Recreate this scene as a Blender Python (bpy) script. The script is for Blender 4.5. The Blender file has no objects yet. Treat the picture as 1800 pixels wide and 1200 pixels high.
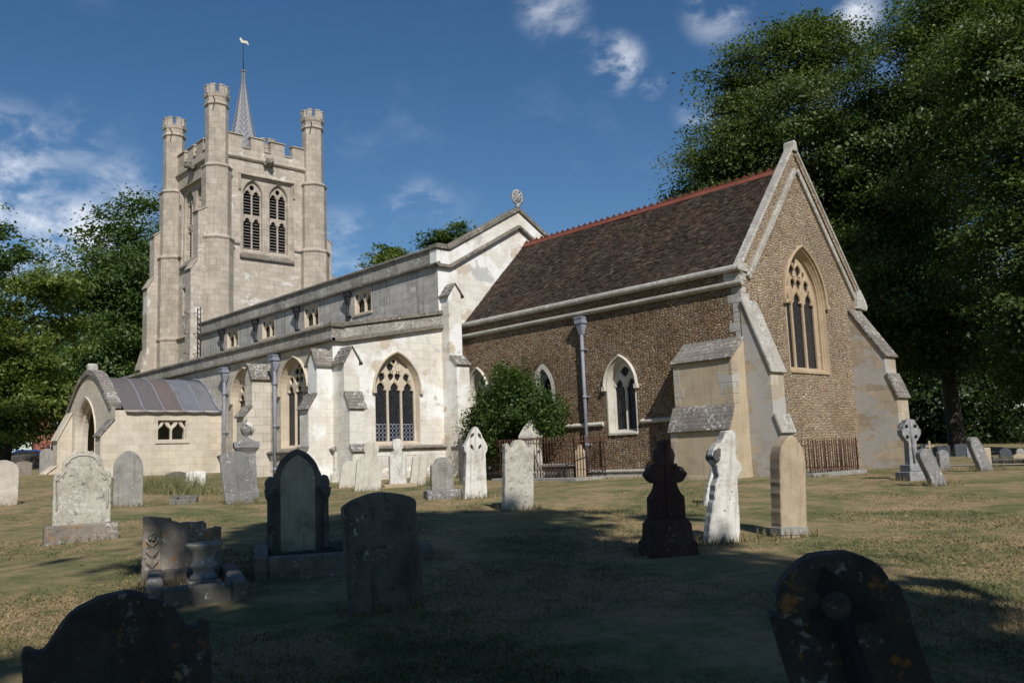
import bpy, bmesh, math, random
import numpy as np
from mathutils import Vector, Matrix
R = math.radians
random.seed(7); rng = np.random.default_rng(7)
scene = bpy.context.scene
col = scene.collection

# ---------------------------------------------------------------- camera, sky, sun, exposure
CAM = Vector((13.616, -21.356, 0.868)); YAW, PIT, ROL = R(47.32), R(7.432), R(2.219)
def camera_axes():
    f0 = Vector((-math.sin(YAW), math.cos(YAW), 0)); r0 = Vector((math.cos(YAW), math.sin(YAW), 0)); u0 = Vector((0, 0, 1))
    F = f0*math.cos(PIT) + u0*math.sin(PIT); U = -f0*math.sin(PIT) + u0*math.cos(PIT)
    return r0*math.cos(ROL) - U*math.sin(ROL), r0*math.sin(ROL) + U*math.cos(ROL), F
_r, _u, _f = camera_axes()
cd = bpy.data.cameras.new('camera'); cam = bpy.data.objects.new('camera', cd); col.objects.link(cam)
cd.sensor_width = 36; cd.lens = 1556.5/1800*36; cd.clip_start = 0.1; cd.clip_end = 3000
cam.matrix_world = Matrix(((_r.x, _u.x, -_f.x, CAM.x), (_r.y, _u.y, -_f.y, CAM.y), (_r.z, _u.z, -_f.z, CAM.z), (0, 0, 0, 1)))
scene.camera = cam
SUN_EL, SUN_AZ = R(40), R(114)           # azimuth clockwise from north (+y)
SUN = Vector((math.sin(SUN_AZ)*math.cos(SUN_EL), math.cos(SUN_AZ)*math.cos(SUN_EL), math.sin(SUN_EL)))
world = bpy.data.worlds.new('World'); scene.world = world; world.use_nodes = True
scene.view_settings.view_transform = 'Standard'; scene.view_settings.look = 'None'
scene.view_settings.exposure = 0.0; scene.view_settings.gamma = 1; scene.view_settings.use_curve_mapping = False
def build_sky():
    nt = world.node_tree; nt.nodes.clear()
    n = lambda t: nt.nodes.new(t)
    out = n('ShaderNodeOutputWorld'); bg = n('ShaderNodeBackground'); sky = n('ShaderNodeTexSky')
    sky.sky_type = 'NISHITA'; sky.sun_disc = False; sky.sun_elevation = SUN_EL; sky.sun_rotation = SUN_AZ
    sky.air_density = 1.0; sky.dust_density = 0.1; sky.ozone_density = 3.2; sky.altitude = 60
    bg.inputs['Strength'].default_value = 0.080
    tc = n('ShaderNodeTexCoord')
    def cloud(scale, lo, hi, seed, stretch, detail=8, rough=.58):
        mp = n('ShaderNodeMapping'); mp.inputs['Scale'].default_value = stretch; mp.inputs['Location'].default_value = (seed, seed*.7, seed*.3)
        nz = n('ShaderNodeTexNoise'); nz.inputs['Scale'].default_value = scale; nz.inputs['Detail'].default_value = detail; nz.inputs['Roughness'].default_value = rough
        nz.inputs['Distortion'].default_value = .25
        mr = n('ShaderNodeMapRange'); mr.interpolation_type = 'SMOOTHSTEP'
        mr.inputs['From Min'].default_value = lo; mr.inputs['From Max'].default_value = hi
        nt.links.new(tc.outputs['Generated'], mp.inputs['Vector']); nt.links.new(mp.outputs[0], nz.inputs['Vector']); nt.links.new(nz.outputs['Fac'], mr.inputs['Value'])
        return mr.outputs[0]
    def near(d, r0, r1):                  # 1 near a sky direction, 0 far from it
        dp = n('ShaderNodeVectorMath'); dp.operation = 'DISTANCE'; dp.inputs[1].default_value = Vector(d).normalized()
        mr = n('ShaderNodeMapRange'); mr.interpolation_type = 'SMOOTHSTEP'; mr.inputs['From Min'].default_value = r1; mr.inputs['From Max'].default_value = r0
        nt.links.new(tc.outputs['Generated'], dp.inputs[0]); nt.links.new(dp.outputs['Value'], mr.inputs['Value'])
        return mr.outputs[0]
    def mth(op, a, b):
        m = n('ShaderNodeMath'); m.operation = op; m.use_clamp = True
        for i, v in enumerate((a, b)):
            if isinstance(v, (int, float)): m.inputs[i].default_value = v
            else: nt.links.new(v, m.inputs[i])
        return m.outputs[0]
    def skydir(px, py): return _f + _r*((px-900)/1556.5) + _u*((600-py)/1556.5)
    total = None
    for (px, py, r0, r1, amt) in CLOUD_BANKS:
        c = mth('MULTIPLY', near(skydir(px, py), r0, r1), amt)
        total = c if total is None else mth('MAXIMUM', total, c)
    puffs = mth('MULTIPLY', cloud(13, .40, .70, 3.1, (1, 1, 1.7), 10, .62), total)
    wisps = mth('MULTIPLY', cloud(3.2, .52, .85, 9.4, (1, 1.6, 2.4), 10, .62), .16)
    fac = mth('MAXIMUM', puffs, wisps)
    mix = n('ShaderNodeMix'); mix.data_type = 'RGBA'
    nt.links.new(fac, mix.inputs['Factor']); hs_ = n('ShaderNodeHueSaturation'); hs_.inputs['Saturation'].default_value = 1.20; nt.links.new(sky.outputs[0], hs_.inputs['Color']); nt.links.new(hs_.outputs[0], mix.inputs['A']); mix.inputs['B'].default_value = (11.5, 12.0, 13.0, 1)
    nt.links.new(mix.outputs['Result'], bg.inputs['Color']); nt.links.new(bg.outputs[0], out.inputs['Surface'])
# banks of cloud: where in the sky they hang, inner and outer radius, density
CLOUD_BANKS = [(5, 335, .02, .075, .8), (115, 430, .02, .075, 1.0), (60, 450, .02, .05, .8), (130, 245, .01, .05, .3), (1085, 112, .005, .040, 1.0), (1145, 150, .003, .02, .6), (1035, 75, .003, .02, .6),
               (1480, 20, .01, .05, .9), (1235, 200, .01, .04, .55), (740, 390, .02, .06, .45), (970, 12, .01, .05, .5), (1265, 12, .01, .05, .5),
               (220, 340, .01, .06, .5), (600, 470, .03, .08, .4), (30, 240, .01, .05, .4), (1590, 340, .01, .05, .9), (1710, 500, .01, .05, .9)]
build_sky()
sl = bpy.data.lights.new('sun', 'SUN'); sl.energy = 4.9; sl.angle = R(0.53); sl.color = (1.0, .975, .94)
sun = bpy.data.objects.new('sun', sl); col.objects.link(sun)
sun.rotation_euler = (-SUN).to_track_quat('-Z', 'Y').to_euler(); sun.location = (0, 0, 60)

# ---------------------------------------------------------------- ground height
def ground_z(x, y):
    t = ((x-CAM.x)*-math.sin(YAW) + (y-CAM.y)*math.cos(YAW))/21.0
    t = min(max(t, -.4), 1.0); t = t if t < .8 else .8 + .2*math.sin((t-.8)/.2*math.pi/2)*.9
    z = -.75 + .85*t
    if x < -9: z += 1.6*(1-math.exp((x+9)/25.0))
    return z

# ---------------------------------------------------------------- tagging and mesh helpers
def tag(o, label=None, cat=None, group=None, kind=None):
    if label: o['label'] = label
    if cat: o['category'] = cat
    if group: o['group'] = group
    if kind: o['kind'] = kind
    return o
def empty(name, loc=(0, 0, 0), rz=0):
    o = bpy.data.objects.new(name, None); o.empty_display_size = .3; col.objects.link(o); o.location = loc; o.rotation_euler = (0, 0, rz); return o
def link(name, me, mats, parent=None):
    o = bpy.data.objects.new(name, me); col.objects.link(o)
    for m in (mats if isinstance(mats, (list, tuple)) else [mats]): me.materials.append(m)
    if parent: o.parent = parent
    return o
class Frame:
    """a wall plane: P(u, z, d) with d outward from the wall"""
    def __init__(s, o, u, n): s.o, s.u, s.n = Vector(o), Vector(u), Vector(n)
    def __call__(s, u, z, d=0): return s.o + s.u*u + s.n*d + Vector((0, 0, z))
WORLD = lambda u, z, d=0: Vector((u, d, z))
class MB:
    def __init__(s): s.bm = bmesh.new()
    def poly(s, pts, mi=0):
        f = s.bm.faces.new([s.bm.verts.new(p) for p in pts]); f.material_index = mi; return f
    def loft(s, a, b, mi=0, closed=True):
        va = [s.bm.verts.new(p) for p in a]; vb = [s.bm.verts.new(p) for p in b]; n = len(a)
        for i in range(n if closed else n-1):
            j = (i+1) % n; f = s.bm.faces.new((va[i], va[j], vb[j], vb[i])); f.material_index = mi
        return va, vb
    def rings(s, rings, closed=True, cap0=True, cap1=True, mi=0, smooth=False):
        vs = [[s.bm.verts.new(p) for p in r] for r in rings]; n = len(rings[0])
        for a, b in zip(vs, vs[1:]):
            for i in range(n if closed else n-1):
                j = (i+1) % n; f = s.bm.faces.new((a[i], a[j], b[j], b[i])); f.material_index = mi; f.smooth = smooth
        if cap0 and n > 2: s.bm.faces.new(list(reversed(vs[0]))).material_index = mi
        if cap1 and n > 2: s.bm.faces.new(vs[-1]).material_index = mi
    def box(s, x0, x1, y0, y1, z0, z1, mi=0):
        s.rings([[Vector((x0, y0, z)), Vector((x1, y0, z)), Vector((x1, y1, z)), Vector((x0, y1, z))] for z in (z0, z1)], mi=mi)
    def fbox(s, F, u0, u1, z0, z1, d0, d1, mi=0):
        s.rings([[F(u0, z0, d), F(u1, z0, d), F(u1, z1, d), F(u0, z1, d)] for d in (d0, d1)], mi=mi)
    def prism(s, F, pts, d0, d1, mi=0):
        s.rings([[F(u, z, d) for u, z in pts] for d in (d0, d1)], mi=mi)
    def extrude_dz(s, F, prof, u0, u1, mi=0):       # profile given as (d, z), run along u
        s.rings([[F(u, z, d) for d, z in prof] for u in (u0, u1)], mi=mi)
    def tube(s, pts, r, n=8, mi=0, smooth=True, cap=True):
        pts = [Vector(p) for p in pts]; rs = r if isinstance(r, (list, tuple)) else [r]*len(pts); out = []
        for i, p in enumerate(pts):
            t = (pts[min(i+1, len(pts)-1)] - pts[max(i-1, 0)]).normalized()
            a = t.cross(Vector((0, 0, 1))) if abs(t.z) < .95 else t.cross(Vector((1, 0, 0))); a.normalize(); b = t.cross(a)
            out.append([p + (a*math.cos(2*math.pi*k/n) + b*math.sin(2*math.pi*k/n))*rs[i] for k in range(n)])
        s.rings(out, cap0=cap, cap1=cap, mi=mi, smooth=smooth)
    def lathe(s, c, prof, n=16, mi=0, smooth=True, rot=0):
        c = Vector(c)
        s.rings([[c + Vector((r*math.cos(2*math.pi*k/n+rot), r*math.sin(2*math.pi*k/n+rot), z)) for k in range(n)] for r, z in prof], mi=mi, smooth=smooth)
    def plate(s, F, outer, holes, d0, d1, cham=0.0, mi=0, back=True):
        """a plate with openings cut through, front at d1, back at d0, openings chamfered at the front"""
        def fill(d, grow):
            es = []
            for k, lp in enumerate([outer]+holes):
                q = lp if k == 0 or not grow else offset(lp, grow)
                vs = [s.bm.verts.new(F(u, z, d)) for u, z in q]
                es += [s.bm.edges.new((vs[i], vs[(i+1) % len(vs)])) for i in range(len(vs))]
            g = bmesh.ops.triangle_fill(s.bm, use_beauty=True, use_dissolve=False, edges=es)
            for f in g['geom']:
                if isinstance(f, bmesh.types.BMFace): f.material_index = mi
        fill(d1, cham)
        if back: fill(d0, 0)
        for lp in holes:
            q = offset(lp, cham) if cham else lp
            m = [F(u, z, d1-cham) for u, z in lp]
            if cham: s.loft([F(u, z, d1) for u, z in q], m, mi)
            s.loft(m, [F(u, z, d0) for u, z in lp], mi)
        if back: s.loft([F(u, z, d1) for u, z in outer], [F(u, z, d0) for u, z in outer], mi)
    def build(s, name, mats, parent=None, normals=True, weld=True, bevel=0):
        if weld: bmesh.ops.remove_doubles(s.bm, verts=s.bm.verts, dist=1e-5)
        if normals: bmesh.ops.recalc_face_normals(s.bm, faces=s.bm.faces)
        if bevel:
            es = [e for e in s.bm.edges if len(e.link_faces) == 2 and e.calc_face_angle(0) > .6]
            bmesh.ops.bevel(s.bm, geom=es, offset=bevel, segments=1, affect='EDGES', clamp_overlap=True)
        me = bpy.data.meshes.new(name); s.bm.to_mesh(me); s.bm.free()
        return link(name, me, mats, parent)
def offset(lp, d):
    """grow a closed 2D loop outward by d"""
    n = len(lp); A = sum(lp[i][0]*lp[(i+1) % n][1]-lp[(i+1) % n][0]*lp[i][1] for i in range(n)); sg = 1 if A > 0 else -1; out = []
    for i in range(n):
        x0, z0 = lp[i-1]; x1, z1 = lp[i]; x2, z2 = lp[(i+1) % n]
        a = (x1-x0, z1-z0); b = (x2-x1, z2-z1); la = math.hypot(*a) or 1; lb = math.hypot(*b) or 1
        nx = a[1]/la + b[1]/lb; nz = -a[0]/la - b[0]/lb; L = math.hypot(nx, nz) or 1
        k = min(1.5, 2/L if L > .3 else 1.5)
        out.append((x1+sg*nx/L*d*k, z1+sg*nz/L*d*k))
    return out
def arch(hw, zs, za, off=0, n=9):
    """pointed arch, right springing over the apex to the left springing"""
    r = za-zs; Rr = (hw*hw+r*r)/(2*hw); c = hw-Rr; Ro = Rr+off
    a1 = math.acos(max(-1, min(1, -c/Ro)))
    right = [(c+Ro*math.cos(a1*k/n), zs+Ro*math.sin(a1*k/n)) for k in range(n+1)]
    return right + [(-u, z) for u, z in reversed(right[:-1])]
def arch_loop(u, hw, z0, zs, za, off=0, n=9):
    return [(u+a, b) for a, b in [(-hw-off, z0-off), (hw+off, z0-off)] + arch(hw, zs, za, off, n)]
def cusped(u, hw, z0, zs, za):
    """a light with a trefoil head"""
    h = za-zs
    half = [(hw, zs), (hw*1.0, zs+h*.16), (hw*.86, zs+h*.30), (hw*.58, zs+h*.34), (hw*.66, zs+h*.5), (hw*.55, zs+h*.68), (hw*.3, zs+h*.84)]
    return [(u-hw, z0), (u+hw, z0)] + [(u+a, b) for a, b in half] + [(u, za)] + [(u-a, b) for a, b in reversed(half)]
def oval(u, z, a, b, n=12, rot=0):
    c, s_ = math.cos(rot), math.sin(rot); out = []
    for k in range(n):
        t = 2*math.pi*k/n; x, y = a*math.cos(t), b*math.sin(t); out.append((u+x*c-y*s_, z+x*s_+y*c))
    return out
def dagger(u, z, a, b, rot=0):
    c, s_ = math.cos(rot), math.sin(rot)
    pts = [(0, -b), (a*.6, -b*.45), (a, .1*b), (a*.75, b*.55), (a*.3, b*.8), (0, b), (-a*.3, b*.8), (-a*.75, b*.55), (-a, .1*b), (-a*.6, -b*.45)]
    return [(u+x*c-y*s_, z+x*s_+y*c) for x, y in pts]

# ---------------------------------------------------------------- materials
class NT:
    def __init__(s, name):
        s.m = bpy.data.materials.new(name); s.m.use_nodes = True; s.t = s.m.node_tree; s.t.nodes.clear()
        s.out = s.n('ShaderNodeOutputMaterial'); s.b = s.n('ShaderNodeBsdfPrincipled'); s.l(s.b.outputs[0], s.out.inputs['Surface'])
        s.b.inputs['Specular IOR Level'].default_value = .25
    def n(s, t): return s.t.nodes.new(t)
    def l(s, a, b): s.t.links.new(a, b)
    def put(s, sock, v):
        if hasattr(v, 'is_linked'): s.l(v, sock)
        elif isinstance(v, (tuple, list)) and len(v) == 3 and sock.type == 'RGBA': sock.default_value = (*v, 1)
        else: sock.default_value = v
    def pos(s, world=True, scale=(1, 1, 1), seed=0.0):
        if world: src = s.n('ShaderNodeNewGeometry').outputs['Position']
        else:
            src = s.n('ShaderNodeTexCoord').outputs['Object']; oi = s.n('ShaderNodeObjectInfo')
            ad = s.n('ShaderNodeVectorMath'); ad.operation = 'MULTIPLY_ADD'; s.l(oi.outputs['Random'], ad.inputs[0]); ad.inputs[1].default_value = (37, 61, 23); s.l(src, ad.inputs[2]); src = ad.outputs[0]
        mp = s.n('ShaderNodeMapping'); mp.inputs['Scale'].default_value = scale; mp.inputs['Location'].default_value = (seed, seed*.37, seed*.71); s.l(src, mp.inputs[0]); return mp.outputs[0]
    def uz(s, ku=1.0, kz=1.0):            # (x+y, z): runs along any wall of the church
        g = s.n('ShaderNodeNewGeometry'); sp = s.n('ShaderNodeSeparateXYZ'); s.l(g.outputs['Position'], sp.inputs[0])
        a = s.math('ADD', sp.outputs[0], sp.outputs[1]); cb = s.n('ShaderNodeCombineXYZ'); s.l(s.math('MULTIPLY', a, ku), cb.inputs[0]); s.l(s.math('MULTIPLY', sp.outputs[2], kz), cb.inputs[1]); return cb.outputs[0]
    def noise(s, vec, scale, detail=6, rough=.6, dist=0):
        t = s.n('ShaderNodeTexNoise'); s.l(vec, t.inputs['Vector']); t.inputs['Scale'].default_value = scale; t.inputs['Detail'].default_value = detail; t.inputs['Roughness'].default_value = rough; t.inputs['Distortion'].default_value = dist; return t.outputs['Fac']
    def voro(s, vec, scale, feature='F1', rand=1.0, dims='3D'):
        t = s.n('ShaderNodeTexVoronoi'); t.voronoi_dimensions = dims; t.feature = feature; s.l(vec, t.inputs['Vector']); t.inputs['Scale'].default_value = scale; t.inputs['Randomness'].default_value = rand; return t
    def ramp(s, fac, stops, interp='LINEAR'):
        t = s.n('ShaderNodeValToRGB'); t.color_ramp.interpolation = interp; e = t.color_ramp.elements
        while len(e) > 1: e.remove(e[-1])
        for i, (p, c) in enumerate(stops):
            q = e[0] if i == 0 else e.new(p); q.position = p; q.color = (*c, 1) if len(c) == 3 else c
        s.l(fac, t.inputs[0]); return t.outputs[0]
    def step(s, fac, lo, hi):
        t = s.n('ShaderNodeMapRange'); t.interpolation_type = 'SMOOTHSTEP'; t.inputs['From Min'].default_value = lo; t.inputs['From Max'].default_value = hi; s.l(fac, t.inputs['Value']); return t.outputs[0]
    def mix(s, fac, a, b, mode='MIX'):
        t = s.n('ShaderNodeMix'); t.data_type = 'RGBA'; t.blend_type = mode; s.put(t.inputs['Factor'], fac); s.put(t.inputs['A'], a); s.put(t.inputs['B'], b); return t.outputs['Result']
    def math(s, op, a, b=0.0):
        t = s.n('ShaderNodeMath'); t.operation = op; s.put(t.inputs[0], a); s.put(t.inputs[1], b); return t.outputs[0]
    def bump(s, h, dist, strength=1.0, nrm=None):
        t = s.n('ShaderNodeBump'); t.inputs['Distance'].default_value = dist; t.inputs['Strength'].default_value = strength; s.l(h, t.inputs['Height'])
        if nrm: s.l(nrm, t.inputs['Normal'])
        return t.outputs[0]
    def done(s, color, rough=.9, nrm=None, metal=0.0):
        s.put(s.b.inputs['Base Color'], color); s.put(s.b.inputs['Roughness'], rough); s.b.inputs['Metallic'].default_value = metal
        if nrm: s.l(nrm, s.b.inputs['Normal'])
        return s.m
def stone(name, cols, grime=(.08, .075, .065), g_amt=.3, white=.0, orange=.0, black=.0, streak=.0, brick=None, world=True, scale=1.0, bump=.02, seed=0.0, patch=None, wcol=(.56, .55, .51)):
    t = NT(name); p = t.pos(world, (1, 1, 1), seed)
    big = t.noise(p, .9*scale, 5, .6); mid = t.noise(p, 4.0*scale, 8, .65); fine = t.noise(p, 34*scale, 5, .7)
    k = len(cols); c = t.ramp(t.math('ADD', t.math('MULTIPLY', big, .6), t.math('MULTIPLY', mid, .4)), [(.34+.32*i/max(1, k-1), q) for i, q in enumerate(cols)])
    h = t.math('ADD', t.math('MULTIPLY', fine, .35), t.math('MULTIPLY', mid, .65)); nrm = None
    if brick:
        bw, bh, contrast, mort = brick
        br = t.n('ShaderNodeTexBrick'); br.offset = .5; t.l(t.uz(), br.inputs['Vector']); br.inputs['Scale'].default_value = 1.0; br.inputs['Brick Width'].default_value = bw; br.inputs['Row Height'].default_value = bh
        br.inputs['Mortar Size'].default_value = .010; br.inputs['Mortar Smooth'].default_value = .3; br.inputs['Bias'].default_value = 0
        br.inputs['Color1'].default_value = (1-contrast,)*3+(1,); br.inputs['Color2'].default_value = (1+contrast*.55, 1+contrast*.5, 1+contrast*.42, 1); br.inputs['Mortar'].default_value = (*mort, 1)
        c = t.mix(1.0, c, br.outputs['Color'], 'MULTIPLY')
        nrm = t.bump(br.outputs['Fac'], .012, -.8)
    if patch:                                     # later cement or plaster patches with hard edges
        for (pc, sc, lo, hi) in patch:
            m = t.noise(t.pos(world, (1, 1, 1.3), seed+sc*3.7), sc, 7, .62, .4); c = t.mix(t.step(m, lo, hi), c, pc)
    if streak:
        sv = t.noise(t.pos(world, (5*scale, 5*scale, .35*scale), seed+5), 1.6, 6, .6); c = t.mix(t.math('MULTIPLY', t.step(sv, .50, .72), streak), c, grime)
    gv = t.noise(t.pos(world, (1, 1, 1), seed+11), 2.3*scale, 9, .7); c = t.mix(t.math('MULTIPLY', t.step(gv, .46, .72), g_amt), c, grime)
    c = t.mix(t.math('MULTIPLY', t.step(fine, .35, .75), .22), c, t.mix(.5, c, (.02, .02, .02)))
    if black:
        bv = t.noise(t.pos(world, (1, 1, 1), seed+19), 9*scale, 6, .72); c = t.mix(t.math('MULTIPLY', t.step(bv, .60-.12*black, .68), .85), c, (.035, .033, .030))
    if white:
        wv = t.noise(t.pos(world, (1, 1, 1), seed+27), 11*scale, 4, .62, .3); bl = t.noise(t.pos(world, (1, 1, 1), seed+41), 1.5*scale, 4)
        c = t.mix(t.math('MULTIPLY', t.step(t.math('ADD', wv, t.math('MULTIPLY', t.math('SUBTRACT', bl, .5), .5)), .65-.13*white, .76-.10*white), .72), c, wcol)
    if orange:
        ov = t.noise(t.pos(world, (1, 1, 1), seed+53), 5*scale, 5, .7, .3); c = t.mix(t.math('MULTIPLY', t.step(ov, .66-.14*orange, .76-.08*orange), .8), c, (.33, .16, .035))
    return t.done(c, .92, t.bump(h, bump, .8, nrm))
def flat(name, c, rough=.6, metal=0.0, var=.25, scale=6, world=True):
    t = NT(name); v = t.noise(t.pos(world), scale, 6, .65); d = tuple(x*(1-var) for x in c); e = tuple(min(1, x*(1+var)) for x in c)
    return t.done(t.ramp(v, [(.3, d), (.7, e)]), rough, t.bump(v, .004, .5), metal)
def cobble(name, cols, mort, mw, su=7.5, sz=13.0, wash=0.0):
    """rows of small rounded fieldstones bedded in mortar"""
    t = NT(name); v = t.uz(su, sz); w = t.noise(t.pos(True), 3.0, 3); vw = t.n('ShaderNodeVectorMath'); vw.operation = 'ADD'; t.l(v, vw.inputs[0])
    cb = t.n('ShaderNodeCombineXYZ'); t.l(t.math('MULTIPLY', w, 2.2), cb.inputs[0]); t.l(t.math('MULTIPLY', t.noise(t.pos(True, seed=4), 1.7, 3), 1.2), cb.inputs[1]); t.l(cb.outputs[0], vw.inputs[1])
    f1 = t.voro(vw.outputs[0], 1.0, 'F1', .78, '2D'); ed = t.voro(vw.outputs[0], 1.0, 'DISTANCE_TO_EDGE', .78, '2D')
    sp = t.n('ShaderNodeSeparateColor'); t.l(f1.outputs['Color'], sp.inputs[0])
    c = t.ramp(sp.outputs[0], [(i/(len(cols)-1), q) for i, q in enumerate(cols)])
    big = t.noise(t.pos(True, seed=8), .55, 5); c = t.mix(t.math('MULTIPLY', t.step(big, .42, .62), .6), c, t.mix(1.0, c, (.60, .53, .48), 'MULTIPLY')); c = t.mix(t.math('MULTIPLY', t.step(t.noise(t.pos(True, (1.4, 1.4, .5), 31), .9, 6, .65), .52, .68), .4), c, t.mix(1.0, c, (1.25, 1.15, 1.0), 'MULTIPLY'))
    c = t.mix(t.math('MULTIPLY', t.noise(t.pos(True), 40, 3), .5), c, t.mix(1.0, c, (.55, .55, .55), 'MULTIPLY'))
    m = t.step(ed.outputs['Distance'], mw*.5, mw*1.3); inv = t.math('SUBTRACT', 1.0, m)
    mc = t.mix(t.noise(t.pos(True, seed=2), 6, 5), tuple(x*.55 for x in mort), mort)
    c = t.mix(inv, c, mc)
    if wash: c = t.mix(t.math('MULTIPLY', t.step(t.noise(t.pos(True, seed=15), .8, 6, .6), .45, .7), wash), c, mort)
    h = t.math('ADD', t.step(ed.outputs['Distance'], 0.0, .30), t.math('MULTIPLY', sp.outputs[1], .6))
    return t.done(c, .9, t.bump(h, .045, 1.0))
M = {}
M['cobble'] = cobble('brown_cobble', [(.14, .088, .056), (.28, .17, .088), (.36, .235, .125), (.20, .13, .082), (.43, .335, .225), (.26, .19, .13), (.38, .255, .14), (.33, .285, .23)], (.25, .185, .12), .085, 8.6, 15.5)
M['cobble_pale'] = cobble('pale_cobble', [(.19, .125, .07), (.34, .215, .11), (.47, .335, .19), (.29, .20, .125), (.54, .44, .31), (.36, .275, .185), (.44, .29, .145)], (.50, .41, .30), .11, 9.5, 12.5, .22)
M['ashlar'] = stone('tower_ashlar', [(.37, .315, .245), (.46, .40, .325), (.53, .475, .39)], (.19, .16, .125), .28, brick=(.62, .27, .14, (.66, .63, .60)), streak=.28, bump=.012, patch=[((.62, .585, .525), .8, .58, .63), ((.56, .52, .45), 2.2, .63, .66)])
M['turret'] = stone('turret_stone', [(.35, .295, .23), (.43, .37, .295), (.49, .425, .345)], (.17, .15, .12), .38, brick=(.55, .34, .15, (.62, .60, .57)), streak=.35, bump=.012)
M['plaster'] = stone('flaking_limewash', [(.60, .55, .465), (.70, .655, .57), (.77, .73, .65)], (.30, .265, .21), .24, streak=.15, bump=.06, brick=(.58, .27, .05, (.84, .81, .77)), patch=[((.80, .78, .73), .38, .50, .57), ((.55, .47, .36), .5, .585, .625), ((.50, .485, .45), .75, .60, .645), ((.47, .41, .32), 2.0, .66, .69)])
M['parapet'] = stone('mottled_parapet_face', [(.23, .205, .165), (.33, .30, .25), (.43, .40, .35)], (.10, .09, .075), .5, white=.9, orange=.1, black=.35, streak=.4, bump=.03, brick=(.95, 2.0, .2, (.6, .58, .55)))
M['limestone'] = stone('aisle_limestone', [(.44, .385, .305), (.54, .485, .40), (.62, .57, .485)], (.22, .185, .14), .32, brick=(.66, .30, .13, (.66, .62, .56)), streak=.2, bump=.02, patch=[((.40, .38, .35), .8, .60, .66)])
M['cement'] = stone('grey_rendered_stone', [(.36, .335, .295), (.44, .41, .365), (.52, .49, .44)], (.08, .075, .067), .3, brick=(.7, .30, .12, (.72, .70, .68)), streak=.55, bump=.02, patch=[((.54, .51, .46), 1.6, .60, .63), ((.34, .28, .21), 2.3, .63, .66)])
M['dressed'] = stone('dressed_limestone', [(.44, .355, .245), (.53, .44, .32), (.60, .515, .40)], (.23, .19, .14), .25, white=.1, streak=.15, bump=.006)
M['pale_dressed'] = stone('pale_window_stone', [(.44, .40, .33), (.54, .50, .42), (.60, .56, .48)], (.18, .165, .14), .38, white=.3, bump=.008)
M['lichen'] = stone('lichened_parapet', [(.13, .112, .09), (.19, .165, .13), (.26, .225, .18)], (.055, .05, .042), .55, white=.6, orange=.25, black=.5, streak=.25, bump=.03, scale=1.0)
M['coping'] = stone('lichened_coping', [(.26, .24, .20), (.36, .33, .28), (.44, .41, .35)], (.11, .10, .085), .4, white=.9, orange=.2, black=.25, bump=.025)
M['weathering'] = stone('dark_weathering_slab', [(.15, .135, .12), (.22, .195, .165), (.29, .26, .215)], (.06, .055, .05), .5, white=.7, orange=.45, black=.6, bump=.03, brick=(5, .11, .15, (.45, .45, .45)))
M['patched'] = stone('patched_buttress_stone', [(.36, .29, .20), (.43, .36, .26), (.47, .41, .31)], (.16, .14, .11), .35, brick=(.55, .36, .22, (.74, .72, .7)), streak=.15, bump=.014, patch=[((.40, .375, .34), .9, .50, .54), ((.46, .36, .245), 1.7, .62, .64)])
M['tan_render'] = stone('tan_render_panel', [(.38, .295, .19), (.44, .35, .235), (.48, .395, .275)], (.17, .14, .10), .3, streak=.3, bump=.008)
M['porch'] = stone('porch_limestone', [(.48, .415, .315), (.57, .50, .395), (.63, .565, .46)], (.30, .24, .17), .25, brick=(.55, .27, .10, (.80, .77, .72)), streak=.1, bump=.02)
M['tan_dressed'] = stone('tan_window_stone', [(.33, .24, .14), (.41, .305, .19), (.46, .36, .245)], (.20, .15, .10), .3, white=.1, bump=.006)
M['plinth'] = stone('worn_plinth_stone', [(.50, .46, .40), (.64, .60, .53), (.72, .69, .62)], (.25, .215, .17), .4, bump=.05, brick=(.75, .36, .15, (.62, .58, .52)), patch=[((.38, .31, .22), 1.1, .58, .62)])
def tiles_mat(name, stops, li_c, li_k):
    t = NT(name); g = t.n('ShaderNodeNewGeometry')
    c = t.ramp(g.outputs['Random Per Island'], stops)
    li = t.step(t.noise(t.pos(scale=(1, 1, 2.5)), 5, 6, .7), .50, .70); c = t.mix(t.math('MULTIPLY', li, li_k), c, li_c)
    big = t.noise(t.pos(seed=3), .45, 5); c = t.mix(t.step(big, .4, .7), c, t.mix(1, c, (1.25, 1.12, 1.0), 'MULTIPLY'))
    stv = t.noise(t.pos(scale=(3.0, .3, .3), seed=9), 1.2, 5); c = t.mix(t.math('MULTIPLY', t.step(stv, .55, .72), .5), c, t.mix(1, c, (.55, .55, .55), 'MULTIPLY'))
    return t.done(c, .85, t.bump(t.noise(t.pos(), 45, 4), .006, .8))
M['tiles'] = tiles_mat('clay_roof_tile', [(0, (.028, .020, .017)), (.3, (.044, .029, .023)), (.55, (.058, .037, .029)), (.72, (.044, .032, .026)), (.88, (.070, .045, .034)), (.95, (.10, .08, .058)), (1, (.085, .042, .031))], (.15, .125, .09), .45)
M['tile_edge'] = tiles_mat('sunlit_tile_edge', [(0, (.04, .03, .024)), (.35, (.10, .08, .06)), (.6, (.22, .19, .145)), (1, (.40, .36, .29))], (.34, .31, .25), .6)  # pale colour paints sunlight caught along the exposed front edges of the tiles
M['ridge'] = stone('red_ridge_tile', [(.14, .040, .025), (.18, .054, .033), (.21, .070, .044)], (.10, .04, .03), .45, bump=.004)
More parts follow.
